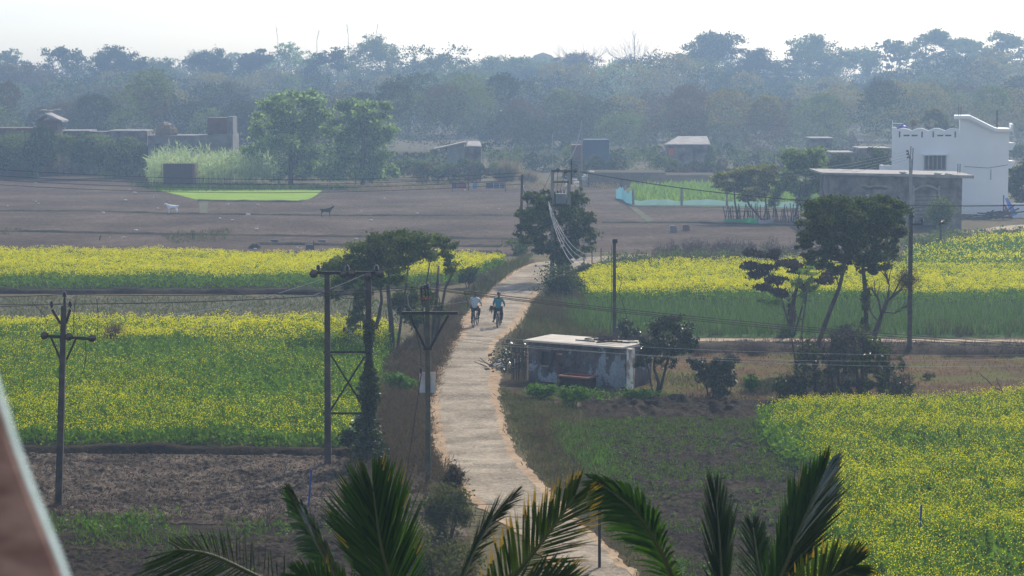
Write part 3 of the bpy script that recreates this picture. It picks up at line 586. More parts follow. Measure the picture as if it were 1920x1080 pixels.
# the hut beside the road
M['hut'] = None
m, nt, out = new_mat('weathered_plaster'); p = N(nt, "ShaderNodeBsdfPrincipled"); p.inputs["Roughness"].default_value = .9; p.inputs["Specular IOR Level"].default_value = .15
base = ramp(nt, noise(nt, .9, 6, .7), [(.36, (.055, .052, .055)), (.5, (.11, .105, .112)), (.64, (.18, .155, .15))])
f = noise(nt, .85, 8, .68, stretch=(1.0, 1.0, .7)); f = ramp(nt, f, [(.545, (0, 0, 0)), (.57, (1, 1, 1))])
c = mixc(nt, f, base, (.27, .31, .36)); fine = ramp(nt, noise(nt, 9, 6, .8), [(.34, (.45, .42, .42)), (.5, (1, 1, 1))])
streak = ramp(nt, noise(nt, 2.2, 4, .6, stretch=(1, 1, .12)), [(.38, (.35, .30, .28)), (.58, (1, 1, 1))]); c = mixc(nt, 1.0, c, fine, 'MULTIPLY'); c = mixc(nt, .35, c, streak, 'MULTIPLY')
nt.links.new(c, p.inputs["Base Color"]); nt.links.new(p.outputs[0], out.inputs[0]); M['hut'] = m
A = gp(991, 714); B = gp(1177, 730); hl = (B - A).length; ux = (B - A).normalized(); uy = Vector((-ux.y, ux.x, 0)); HZ = 1.68; D = 2.1
def hp(u, v, z): q = A + ux * u + uy * v; return Vector((q.x, q.y, z))
th = thing('plaster_hut', tuple(hp(hl / 2, 0, 0)), 'small square hut with peeling blue grey plaster and pale slab roof beside the road', 'hut')
wu, wv, wz0, wz1 = .62, .98, .72, 1.3      # window opening
b = MB()
def hb(u0, u1, v0, v1, z0, z1, mb=None):
    (mb or b).prism([hp(u0, v0, z0), hp(u1, v0, z0), hp(u1, v1, z0), hp(u0, v1, z0)], (0, 0, z1 - z0))
hb(0, wu, 0, .2, 0, HZ); hb(wv, hl, 0, .2, 0, HZ); hb(wu, wv, 0, .2, 0, wz0); hb(wu, wv, 0, .2, wz1, HZ)
hb(0, .2, .2, D, 0, HZ - .002); hb(hl - .2, hl, .2, D, 0, HZ - .002); hb(.2, hl - .2, D - .2, D, 0, HZ - .004); b.build('wall', M['hut'], th)
b = MB(); hb(wu + .002, wv - .002, .14, .16, wz0 + .002, wz1 - .002); wobj = b.build('window', M['glass'], th)
b = MB(); hb(wu - .05, wv + .05, -.06, -.002, wz0 - .07, wz0); b.build('window_sill', M['grey_plaster'], wobj)
b = MB(); hb(-.14, hl - .12, -.22, D + .05, HZ, HZ + .07); b.build('roof', mat('roof_slab', (.50, .45, .39), (.34, .30, .26), 1.4, stretch=(1, 1, 1), lo=.45, hi=.75), th)
b = MB(); hb(hl - .003, hl + .24, -.1, .16, 0, HZ - .003); b.build('corner_pillar', mat('white_pillar', (.75, .74, .72), (.34, .24, .17), 2.2, stretch=(1, 1, .5), lo=.45, hi=.55), th)
def pipe_post():
    t = thing('hand_pump', tuple(hp(1.95, -.8, 0)), 'rusty brown hand pump with a curved handle in front of the hut wall', 'pump')
    b = MB(); b.tube([hp(1.95, -.8, 0), hp(1.95, -.8, 1.2)], .085, 8); b.box(hp(1.95, -.8, 1.25), (.24, .2, .22)); b.build('pump_body', mat('rust', (.12, .06, .045), (.07, .04, .035), 5), t)
    b = MB(); b.tube([hp(1.95, -.8, 1.3), hp(1.85, -.8, 1.5), hp(1.7, -.8, 1.42), hp(1.6, -.8, 1.0), hp(1.42, -.8, .6)], .03, 6); b.build('handle', M['iron'], t)
    b = MB(); b.tube([hp(1.95, -.8, .95), hp(2.12, -.9, .95), hp(2.16, -.92, .85)], .045, 6); b.build('spout', M['iron'], t)
pipe_post()
t = thing('brick_trough', tuple(hp(3.1, -1.3, 0)), 'dark square trough with a rusty red rim in front of the hut', 'trough')
b = MB(); hb(2.45, 3.75, -1.6, -.9, 0, .55); b.build('basin', M['dark_soil'], t); b = MB(); hb(2.38, 3.82, -1.68, -1.55, .552, .62); hb(2.38, 3.82, -.95, -.82, .552, .62); hb(2.38, 2.5, -1.55, -.95, .552, .62); hb(3.7, 3.82, -1.55, -.95, .552, .62); b.build('rim', mat('rim_brick', (.26, .10, .08), (.15, .07, .06), 5), t)
rr = random.Random(3); t = thing('bamboo_fence', tuple(hp(-.35, .3, 0)), 'short upright bamboo fence against the left side of the hut', 'fence'); b = MB()
for i in range(15): u = -.75 + i * .05; b.tube([hp(u, -.1 + rr.uniform(-.03, .03), 0), hp(u + rr.uniform(-.03, .03), -.1, 1.55 + rr.uniform(-.15, .1))], .018, 5)
b.tube([hp(-.78, -.12, .5), hp(-.03, -.12, .5)], .02, 5); b.tube([hp(-.78, -.12, 1.2), hp(-.03, -.12, 1.2)], .02, 5); b.build('bamboo', M['bark'], t)
b = MB()
for i in range(26):
    u = rr.uniform(1.9, 4.0); v = rr.uniform(.2, 1.9); a = rr.uniform(-.6, .6); L = rr.uniform(.4, 1.3); b.tube([hp(u, v, HZ + .11 + rr.uniform(0, .08)), hp(u + L * math.cos(a), v + L * math.sin(a) * .5, HZ + .12 + rr.uniform(0, .2))], rr.uniform(.012, .03), 4)
tag(b.build('branch_pile', M['bark'], loc=tuple(hp(3, 1, HZ + .1))), 'dark cut branches lying across the pale hut roof', 'branches')
t = thing('rubbish_heap', tuple(gp(955, 690)), 'heap of dark plastic sheets and scraps between the road and the hut', 'rubbish'); b = MB(); w = MB()
for i in range(60):
    p = gp(rr.uniform(915, 985), rr.uniform(680, 708)); s = rr.uniform(.08, .3); q = Vector((rr.uniform(-1, 1), rr.uniform(-1, 1), rr.uniform(-.4, .6))) * s; q2 = Vector((rr.uniform(-1, 1), rr.uniform(-1, 1), rr.uniform(-.2, .8))) * s * .7; p.z = rr.uniform(.08, .5)
    (w if i % 6 == 0 else b).add([p, p + q, p + q + q2, p + q2], [(0, 1, 2, 3)])
for i in range(24):
    p = gp(rr.uniform(912, 975), rr.uniform(684, 700)); a = rr.uniform(0, 6.28); b.tube([(p.x, p.y, .1), (p.x + .6 * math.cos(a), p.y + .4 * math.sin(a), rr.uniform(.15, .6))], .014, 4)
tag(b.build('litter', mat('dark_plastic', (.06, .05, .05), (.10, .08, .06), 3, .5), t), kind='stuff'); tag(w.build('pale_litter', M['pale_stone'], t), kind='stuff')
# far buildings at the foot of the trees, left to right
def fb(px, py, Y): return at(px, py, Y)
def wallbox(name, Y, xl, xr, top, m, parent=None, depth=4, bot=None, dy=0):
    a, c = at(xl, 300, Y), at(xr, 300, Y); zt = at(960, top, Y).z; zb = 0 if bot is None else at(960, bot, Y).z
    b = MB(); b.box(((a.x + c.x) / 2, Y + depth / 2 + dy, (zt + zb) / 2), (c.x - a.x, depth, zt - zb)); return b.build(name, m, parent)
M['far_brick'] = mat('far_brick', (.18, .10, .08), (.11, .07, .06), 1); M['far_grey'] = mat('far_grey', (.22, .21, .205), (.13, .125, .12), .9)
M['tin'] = mat('tin_sheet', (.24, .25, .24), (.16, .17, .165), 1.5, .5, metal=.3); M['thatch'] = mat('thatch', (.25, .18, .12), (.17, .12, .09), 2, bump=.1)
Y = 262
t = thing('block_building', (at(357, 300, Y).x, Y, 0), 'grey concrete block building with a small window behind the tall cane', 'building')
wallbox('wall', Y, 278, 400, 254, M['far_grey'], t, 6); wallbox('side_wall', Y, 399.5, 437, 252, M['far_grey'], t, 6, dy=-.05)
wallbox('roof_room', Y, 388, 424, 221, M['far_brick'], t, 4, 254, 1); wallbox('stair_wall', Y, 424.5, 436, 219, M['far_grey'], t, 4, 252, .9)
w = wallbox('window', Y, 291, 299, 269, M['glass'], t, .1, 278, -.12); wallbox('lintel', Y, 289, 301, 267, M['far_grey'], w, .3, 268.5, -.35)
b = MB(); c = at(312, 246, Y + 2); rr = random.Random(4); b.ball((c.x, c.y, at(960, 250, Y).z), 1.35, 12, 8, (1.0, 1, 1.0), .08, rr); tag(b.build('straw_stack', M['thatch'], loc=(c.x, c.y, c.z)), 'round brown straw stack on the roof of the grey block building', 'straw')
Y = 243; t = thing('brick_shed', (at(334, 340, Y).x, Y, 0), 'small dark roofless brick box at the edge of the tall cane', 'shed')
wallbox('wall', Y, 306, 360, 307, mat('dark_brick', (.075, .05, .05), (.05, .035, .038), 1.5), t, 2.6); wallbox('brick_pier', Y, 360.2, 364.5, 307, M['far_brick'], t, 2.4, dy=.1)
Y = 272; t = thing('temple_house', (at(90, 300, Y).x, Y, 0), 'reddish house with a pitched porch gable among trees at the far left', 'house')
wallbox('wall', Y, -60, 72, 240, M['far_brick'], t, 5); wallbox('porch', Y, 72, 112, 226, M['far_brick'], t, 3, dy=-1); wallbox('pillar', Y, 69, 76, 235, M['slab'], t, .6, dy=-1.6); 
b = MB(); b.prism([fb(66, 224, Y - 1.3), fb(84, 212, Y - 1.3), fb(116, 226, Y - 1.3), fb(116, 229, Y - 1.3), fb(84, 216, Y - 1.3), fb(66, 227, Y - 1.3)], (0, 4, 0)); b.build('roof', M['slab'], t)
wallbox('door', Y, 78, 86, 238, M['glass'], t, .1, 300, -1.15); b = MB()
for px, py in ((82, 207), (95, 208), (108, 206)): b.ball(fb(px, py, Y), .35, 8, 5, (1.6, 1, .4))
b.build('finial', M['slab'], t)
Y = 276; t = thing('long_shed', (at(200, 300, Y).x, Y, 0), 'long low dark shed with a bright roof edge left of the grey block building', 'shed')
wallbox('wall', Y, 113, 277, 247, M['grey_plaster'], t, 4); 
for a, c in ((113, 170), (205, 277)): wallbox('roof', Y, a, c, 244.5, M['slab'], t, 5, 246.5, -.4)
Y = 258; t = thing('tin_shed', (at(850, 320, Y).x, Y, 0), 'leaning grey tin shed with a sloping roof among the far trees', 'shed')
b = MB(); b.prism([fb(838, 313, Y), fb(870, 315, Y), fb(870, 268, Y), fb(838, 274, Y)], (0, 3, 0)); b.build('wall', M['tin'], t)
b = MB(); b.prism([fb(812, 279, Y - .4), fb(872, 266, Y - .4), fb(872, 268.5, Y - .4), fb(812, 281.5, Y - .4)], (0, 4, 0)); b.build('roof', M['slab'], t)
wallbox('open_bay', Y, 872, 902, 276, M['grey_plaster'], t, 3); b = MB(); b.prism([fb(874, 275, Y - .3), fb(903, 275, Y - .3), fb(900, 266, Y + 3), fb(878, 266, Y + 3)], (0, .1, .1)); b.build('tin_sheet', M['slab'], t)
Y = 268; t = thing('blue_house', (at(1120, 300, Y).x, Y, 0), 'hazy blue walled house half hidden behind the transformer poles', 'house')
wallbox('wall', Y, 1094, 1142, 262, mat('blue_wall', (.06, .10, .14), (.04, .07, .10), .5), t, 4); wallbox('door', Y, 1106, 1118, 290, M['far_brick'], t, .1, 316, -.12); wallbox('wall_end', Y, 1072, 1093, 272, M['far_brick'], t, 4, dy=.3)
Y = 270; t = thing('shack', (at(1290, 300, Y).x, Y, 0), 'dark shack with orange panel and pale sheet roof between tree trunks', 'shack')
wallbox('wall', Y, 1251, 1330, 272, M['grey_plaster'], t, 4); wallbox('panel', Y, 1253, 1264, 278, mat('orange_panel', (.45, .15, .08), (.35, .13, .08), 1), t, .1, 292, -.12)
b = MB(); b.prism([fb(1246, 272, Y - .4), fb(1332, 272, Y - .4), fb(1326, 257, Y + 4), fb(1272, 257, Y + 4)], (0, .12, .12)); b.build('roof', M['slab'], t)
for (xl, xr, ty, Y, lab) in ((1520, 1560, 258, 290, 'pale scrap of roof showing between far trees above the small right trees'), (1612, 1668, 277, 230, 'low hazy roof line joined to the left of the white house'), (1560, 1600, 285, 232, 'small pale shed roof behind the round dark trees near the white house')):
    t = thing('far_house', (at((xl + xr) / 2, 300, Y).x, Y, 0), lab, 'house'); wallbox('wall', Y, xl, xr, ty + 3, M['grey_plaster'], t, 4); wallbox('roof', Y, xl - 2, xr + 2, ty, M['slab'], t, 5, ty + 2.4, -.5)
# rubble heap, terrace bank
b = MB(); rr = random.Random(9)
for i in range(70): p = at(rr.gauss(1106, 9), 330, 248); b.ball((p.x, p.y + rr.uniform(-1, 1), max(0, 1.9 - abs(p.x - 9.2) * .9) * rr.uniform(.2, 1)), rr.uniform(.12, .28), 5, 4, (1.3, 1, .7), .2, rr)
tag(b.build('rubble_heap', M['pale_stone']), 'pale heap of rubble behind the leaning bare pole', 'rubble', kind='stuff')
for nm, xl, xr, ty, Y in (('terrace_bank', 1105, 1250, 325, 244), ('terrace_bank', 1250, 1350, 330, 247)):
    b = MB(); a, c = at(xl, 330, Y), at(xr, 330, Y); zt = at(960, ty, Y).z; b.prism([(a.x, Y, 0), (a.x, Y + 2, zt), (a.x, Y + 9, zt), (a.x, Y + 9.5, 0)], (c.x - a.x, 0, 0)); tag(b.build(nm, M['far_bank']), kind='structure')
# ------------------------------------------------------------------ trees
def crown_leaves(name, lobes, n, ls, m, parent, seed, sub=9, aspect=.5, droop=.3, sigma=.28, mats2=None, frac2=.2, shell=.55):
    """lobes: (x,y,z,rx,ry,rz); leaves gather in small clumps spread through every lobe"""
    g = np.random.default_rng(seed); L = np.array(lobes); vol = (L[:, 3] * L[:, 4] * L[:, 5]) ** .66; cnt = np.maximum(20, (n * vol / vol.sum())).astype(int); C = []; 
    for l, k in zip(L, cnt):
        s = max(4, int(sub)); v = rdir(g, s); cc = l[:3] + v * l[3:6] * (shell + (1 - shell) * g.uniform(size=(s, 1))) ; w = g.integers(0, s, k)
        sg = l[3:6] * sigma * g.uniform(.5, 1.3, (s, 1)); C.append(cc[w] + g.normal(size=(k, 3)) * sg[w] * np.array([1, 1, .75]))
    C = np.concatenate(C); k = len(C); C[:, 2] = np.maximum(C[:, 2], .05); a = rdir(g, k, -droop); Ls = ls * g.uniform(.6, 1.35, k)
    mi = (g.uniform(size=k) < frac2) if mats2 else np.zeros(k)
    return np_mesh(name, rhomb(C, a, perp(g, a), Ls, Ls * aspect), 4, [m] + ([mats2] if mats2 else []), mi, parent)
def branches(mb, root, lobes, r, seed, twig=2, n=6):
    g = random.Random(seed); root = Vector(root)
    for l in lobes:
        c = Vector(l[:3]); mid = root.lerp(c, .5) + Vector((g.uniform(-.12, .12), g.uniform(-.12, .12), -.08)) * (c - root).length
        mb.tube([root, mid, c], [r, r * .6, r * .22], n)
        for k in range(twig):
            e = c + Vector((g.uniform(-1, 1) * l[3], g.uniform(-1, 1) * l[4], g.uniform(-.3, 1) * l[5])) * .8; mb.tube([mid.lerp(c, g.uniform(.2, .9)), c.lerp(e, .5) + Vector((0, 0, .05)), e], [r * .3, r * .2, r * .08], 4)
def hero_tree(name, label, base, trunks, lobes_px, Y, n, ls, lm, seed, depth=1.0, group=None, tr=.14, bark='bark', cat='tree', lift=None, **kw):
    """base: photo pixel of the foot; trunks: lists of (px,py,radius) read at distance Y; lobes: (px,py,rx,ry) in photo pixels"""
    B = at(base[0], base[1], Y); root = thing(name, (B.x, Y, 0), label, cat, group); s = F / Y; g = random.Random(seed); lobes = []
    for l in lobes_px:
        rx = l[2] / s; ry = (l[3] if len(l) > 3 else l[2]) / s; p = at(l[0], l[1], Y); dy = g.uniform(-1, 1) * depth; q = at(l[0], l[1], Y + dy); lobes.append((q.x, q.y, q.z, rx, min(rx, 1.3), ry))
    mb = MB(); ends = []
    for t in trunks:
        pts = []
        for i, (x, y, r) in enumerate(t):
            p = at(x, y, Y); p.y += math.sin(i * 1.7 + len(pts)) * .12 * i
            if i == 0: p.z = min(p.z, 0.0)
            pts.append(p)
        mb.tube(pts, [q[2] for q in t], 8); ends += pts[len(pts) // 2:]
    for l in lobes:
        e = min(ends, key=lambda q: (q - Vector(l[:3])).length + .6 * max(0, q.z - l[2])); branches(mb, e, [l], max(.02, .28 * trunks[0][-1][2] + .015), seed + int(l[0] * 10), 2, 5)
    mb.build('trunk', M[bark], root, smooth=True)
    crown_leaves('crown', lobes, n, ls, M[lm] if isinstance(lm, str) else lm, root, seed, **kw); return root
# left group beyond the H shaped pole
hero_tree('roadside_tree', 'broad airy tree with several thin stems standing behind the double pole', (735, 655), [[(735, 655, .13), (733, 600, .12), (728, 540, .09), (730, 500, .05)], [(712, 655, .09), (706, 610, .08), (716, 565, .07), (712, 520, .04)], [(700, 650, .06), (684, 600, .05), (672, 560, .04), (655, 520, .03)], [(745, 650, .07), (752, 600, .06), (760, 550, .05), (765, 500, .03)]],
          [(655, 492, 30, 18), (632, 506, 26, 15), (640, 530, 20, 14), (625, 550, 14, 12), (672, 590, 16, 16), (655, 612, 14, 14), (664, 650, 18, 16), (700, 620, 14, 14), (680, 478, 32, 20), (712, 462, 30, 22), (745, 455, 30, 20), (778, 452, 28, 18), (800, 475, 18, 14), (700, 498, 30, 22), (735, 490, 30, 22), (765, 480, 25, 20), (650, 522, 20, 12), (685, 525, 22, 14), (715, 530, 16, 14), (612, 505, 12, 8), (790, 460, 16, 12), (738, 520, 20, 14), (680, 560, 16, 18), (700, 440 + 5, 14, 10), (755, 438, 14, 8)], 99.7, 27000, .15, 'leaf_mid', 11, 1.2, sub=14, sigma=.27, shell=.6)
hero_tree('roadside_tree', 'thin forked tree with pale bare limbs right of the broad airy tree', (812, 640), [[(812, 640, .10), (815, 590, .09), (820, 545, .08), (822, 500, .05)], [(815, 590, .07), (835, 540, .06), (850, 510, .05), (838, 470, .03)], [(800, 635, .05), (792, 580, .05), (800, 530, .04), (806, 490, .03)]],
          [(825, 455, 16, 13), (848, 460, 10, 9), (812, 448, 12, 8), (832, 480, 14, 10), (845, 500, 12, 12), (808, 478, 12, 10), (800, 560, 14, 22), (775, 560, 16, 24), (822, 590, 12, 18), (770, 600, 20, 22), (745, 570, 18, 26)], 101, 8000, .15, 'leaf_mid', 12, .8, sub=8, sigma=.34)
# the tree at the bend, round the transformer
hero_tree('bend_tree', 'dense dark tree at the bend in front of the transformer poles', (1050, 524), [[(1050, 524, .16), (1047, 495, .13), (1040, 450, .1), (1040, 410, .05)], [(1052, 522, .1), (1056, 490, .09), (1060, 450, .05)]],
          [(1000, 385, 26, 22), (1035, 392, 30, 26), (1080, 388, 26, 24), (985, 408, 20, 18), (1018, 425, 34, 26), (1060, 425, 38, 30), (1095, 432, 22, 18), (1100, 410, 16, 16), (978, 435, 14, 14), (1045, 460, 34, 20), (1020, 462, 22, 14), (1060, 485, 24, 12), (1085, 470, 24, 14), (1000, 448, 22, 14), (1108, 450, 10, 10), (1027, 366, 12, 10), (995, 366, 14, 10), (1085, 365, 12, 12)], 132.5, 19000, .21, 'leaf_dark', 13, 1.5, sub=13, sigma=.22, shell=.7, mats2=M['leaf_mid'], frac2=.25)
# twin round trees by the tall pole
hero_tree('round_tree', 'dense round tree with a long leaning bare trunk, the left of the close pair', (1525, 700), [[(1525, 700, .12), (1536, 640, .11), (1552, 590, .10), (1576, 540, .09), (1582, 490, .07)]],
          [(1540, 395, 30, 24), (1575, 390, 32, 24), (1520, 425, 24, 24), (1560, 430, 40, 32), (1590, 425, 30, 34), (1535, 460, 26, 20), (1580, 470, 30, 22), (1502, 458, 12, 12), (1510, 445, 14, 14), (1560, 495, 26, 14), (1530, 485, 20, 14), (1600, 395, 26, 24), (1606, 425, 22, 24), (1604, 455, 20, 22), (1596, 482, 18, 14)], 93.5, 23000, .16, 'leaf_dark', 14, 1.1, mats2=M['leaf_mid'], frac2=.3, sub=13, sigma=.2, shell=.75)
hero_tree('round_tree', 'dense round tree on a straight vine wrapped trunk, the right of the close pair', (1624, 695), [[(1624, 695, .13), (1624, 620, .12), (1623, 560, .11), (1620, 500, .08)]],
          [(1625, 392, 30, 22), (1660, 395, 34, 24), (1690, 398, 18, 16), (1640, 425, 34, 30), (1668, 440, 26, 30), (1655, 475, 26, 18), (1625, 465, 24, 28), (1640, 498, 24, 14), (1615, 500, 14, 10), (1682, 425, 16, 20), (1624, 560, 7, 30), (1622, 620, 8, 30)], 94.5, 18000, .16, 'leaf_dark', 15, 1.1, mats2=M['leaf_mid'], frac2=.3, sub=13, sigma=.2, shell=.75)
hero_tree('drooping_tree', 'dark tree with layered drooping purple brown leaves left of the close pair', (1484, 645), [[(1484, 645, .13), (1484, 600, .12), (1488, 560, .10), (1500, 520, .05)], [(1486, 575, .06), (1460, 540, .04), (1435, 505, .02)], [(1490, 555, .05), (1520, 520, .04), (1545, 505, .02)], [(1486, 600, .06), (1502, 640, .07), (1512, 690, .05)]],
          [(1412, 474, 18, 5), (1440, 480, 18, 6), (1405, 498, 16, 6), (1440, 502, 22, 6), (1475, 492, 20, 7), (1420, 515, 18, 6), (1455, 525, 22, 7), (1425, 540, 20, 6), (1465, 548, 18, 7), (1500, 505, 18, 8), (1530, 500, 18, 6), (1545, 525, 22, 6), (1520, 480, 14, 6), (1510, 540, 14, 8), (1560, 512, 16, 5), (1484, 590, 7, 30), (1455, 470, 10, 4)], 104.5, 5200, .26, 'leaf_purple', 16, .8, aspect=.38, droop=1.0, sub=7, sigma=.34)
hero_tree('small_tree', 'thin yellow green sapling growing through the drooping dark tree', (1500, 660), [[(1500, 660, .05), (1506, 600, .04), (1512, 550, .03)]], [(1512, 510, 14, 10), (1500, 530, 12, 10), (1520, 535, 12, 12), (1450, 566, 18, 6), (1428, 562, 10, 4), (1506, 560, 8, 14)], 103, 2600, .12, 'leaf_light', 17, .4, sub=8)
def bare_tree(name, label, paths, Y, m, seed, twigs=60, tl=.5, group=None):
    g = random.Random(seed); p0 = at(paths[0][0][0], paths[0][0][1], Y); root = thing(name, (p0.x, Y, 0), label, 'tree', group); mb = MB(); allp = []
    for t in paths:
        pts = []
        for i, (x, y, r) in enumerate(t): p = at(x, y, Y); p.y += g.uniform(-.25, .25) * (i > 0); pts.append(p)
        mb.tube(pts, [q[2] for q in t], 6); allp += [(pts[i], pts[i + 1]) for i in range(len(pts) // 2, len(pts) - 1)]
    for k in range(twigs):
        a, b_ = g.choice(allp); s = a.lerp(b_, g.random()); d = (b_ - a).normalized() + Vector((g.uniform(-.8, .8), g.uniform(-.8, .8), g.uniform(-.2, .8))); L = tl * g.uniform(.4, 1.2); e = s + d * L * .5; f = e + (d + Vector((g.uniform(-.6, .6), 0, g.uniform(-.4, .5)))) * L * .5
        tk = min(1.6, Y / 95); mb.tube([s, e, f], [.016 * tk, .010 * tk, .005 * tk], 4)
    mb.build('trunk', m, root); return root
bt = bare_tree('bare_tree', 'leafless forked tree between the close pair and the tall pole', [[(1610, 752, .13), (1625, 690, .12), (1639, 628, .11), (1653, 592, .09), (1664, 565, .07), (1690, 540, .05)], [(1653, 592, .05), (1648, 560, .04), (1632, 540, .02)], [(1658, 585, .04), (1680, 588, .03), (1700, 572, .012)], [(1648, 605, .05), (1636, 590, .03), (1628, 575, .015)], [(1664, 565, .04), (1668, 535, .03), (1662, 515, .015)], [(1675, 552, .04), (1690, 525, .03), (1700, 515, .015)]], 88, M['bark'], 3, 90, .55)
g0 = np.random.default_rng(8); c = np.array(at(1700, 526, 88))[None] + g0.normal(size=(900, 3)) * np.array([.24, .2, .2]); a = rdir(g0, 900)
np_mesh('dead_creeper', rhomb(c, a, perp(g0, a), g0.uniform(.15, .4, 900), np.full(900, .018)), 4, [M['twig_dark']], parent=bt)
# shrubs and bushes
def bush(name, label, px, py, w, h, lm, seed, n=1500, ls=.12, group=None, cat='bush', stems=5, droop=.1, m2=None, lobes=6):
    B = gp(px, py); s = F / B.y; W, Hh = w / s / 2, h / s; g = random.Random(seed); root = thing(name, (B.x, B.y, 0), label, cat, group); mb = MB(); lob = []
    for i in range(lobes):
        a = g.uniform(0, 6.28); q = g.uniform(.1, .75) * W; z = g.uniform(.3, .8) * Hh; r = W * g.uniform(.35, .55); lob.append((B.x + q * math.cos(a), B.y + q * math.sin(a) * .7, z, r, r, min(Hh * .32, max(r, Hh * .2))))
    for l in lob[:stems]: mb.tube([(B.x + (l[0] - B.x) * .2, B.y, -.02), (B.x + (l[0] - B.x) * .6, (B.y + l[1]) / 2, l[2] * .5), l[:3]], [.03, .022, .01], 5)
    mb.build('stems', M['bark'], root); crown_leaves('foliage', lob, n, ls, M[lm], root, seed, sub=7, droop=droop, sigma=.33, mats2=m2); return root
SH = 'vine_thicket'
for i, (px, py, w, h, lab) in enumerate([(1512, 752, 60, 120, 'leftmost leafy column of the vine tangled thicket below the close pair of trees'), (1560, 754, 56, 135, 'tall dark column of vines under the leaning trunk'), (1608, 756, 56, 150, 'tallest vine choked column in the thicket, below the straight trunk'), (1655, 756, 60, 120, 'leafy green column at the right of the thicket below the bare tree'), (1585, 700, 70, 90, 'brown tangle of creepers filling the middle of the thicket'), (1480, 752, 50, 50, 'low dark bush at the left foot of the thicket'), (1690, 750, 50, 50, 'low leafy bush at the right foot of the thicket')]):
    B = gp(px, py); s = F / B.y; g = random.Random(50 + i); root = thing('thicket', (B.x, B.y, 0), lab, 'thicket'); mb = MB(); lob = []; Hh = h / s; W = w / s / 2
    for k in range(3): x = B.x + g.uniform(-.6, .6) * W; mb.tube([(x, B.y, 0), (x + g.uniform(-.2, .2), B.y + g.uniform(-.3, .3), Hh * .5), (x + g.uniform(-.4, .4), B.y + g.uniform(-.3, .3), Hh * g.uniform(.8, 1.05))], [.07, .05, .02], 6)
    for k in range(13): zt_ = g.uniform(.08, .95); lob.append((B.x + g.uniform(-1.15, 1.15) * W * (1.1 - .5 * zt_), B.y + g.uniform(-.6, .6), zt_ * Hh, W * g.uniform(.25, .5), .5, W * g.uniform(.25, .5)))
    mb.build('stems', M['bark'], root); crown_leaves('foliage', lob, 2600, .14, M['leaf_glossy'], root, 60 + i, sub=7, mats2=M['twig_dark'] if i in (1, 4) else M['leaf_mid'], frac2=.45 if i in (1, 4) else .45)
    g2 = np.random.default_rng(i); k = 500; c = np.stack([B.x + g2.normal(0, W * .55, k), B.y + g2.normal(0, .4, k), Hh * g2.uniform(.05, 1, k)], -1); a = rdir(g2, k, .3); np_mesh('creeper', rhomb(c, a, perp(g2, a), g2.uniform(.2, .6, k), np.full(k, .02)), 4, [M['twig_dark']], parent=root)
hero_tree('hut_tree', 'small dark glossy leaved tree with forked stems right of the hut', (1232, 752), [[(1232, 752, .07), (1235, 718, .07), (1226, 690, .06), (1230, 650, .03)], [(1235, 718, .06), (1250, 682, .05), (1264, 645, .03)], [(1226, 690, .04), (1210, 665, .03)]],
          [(1255, 606, 24, 18), (1240, 622, 22, 18), (1283, 622, 22, 18), (1297, 640, 12, 14), (1262, 648, 28, 18), (1230, 650, 20, 16), (1212, 668, 16, 12), (1200, 680, 12, 10), (1208, 648, 14, 10), (1240, 676, 14, 12), (1290, 655, 12, 12), (1260, 682, 8, 12)], 84.5, 6500, .15, 'leaf_glossy', 21, .6, sub=9, sigma=.3, aspect=.42)
hero_tree('hut_tree', 'dark leafy young tree standing behind the right end of the hut roof', (1180, 700), [[(1180, 700, .06), (1180, 660, .05), (1177, 630, .03)]], [(1176, 612, 14, 12), (1184, 628, 16, 12), (1198, 640, 14, 10), (1172, 632, 12, 10), (1205, 650, 14, 8), (1190, 652, 14, 10)], 94, 2600, .15, 'leaf_glossy', 22, .4, aspect=.42)
hero_tree('young_tree', 'low shrubby tree with large drooping leaves on the dry grass right of the hut', (1332, 748), [[(1330, 748, .04), (1322, 715, .03), (1312, 688, .02)], [(1336, 748, .04), (1342, 710, .03), (1345, 685, .02)], [(1340, 748, .03), (1356, 715, .03), (1368, 690, .02)]],
          [(1310, 684, 12, 9), (1322, 700, 12, 12), (1345, 684, 14, 10), (1372, 676, 14, 7), (1360, 692, 14, 12), (1340, 712, 14, 14), (1366, 712, 12, 12), (1298, 676, 8, 6), (1350, 735, 14, 12)], 84.5, 2400, .19, 'leaf_glossy', 23, .4, aspect=.5, droop=.8, sigma=.34)
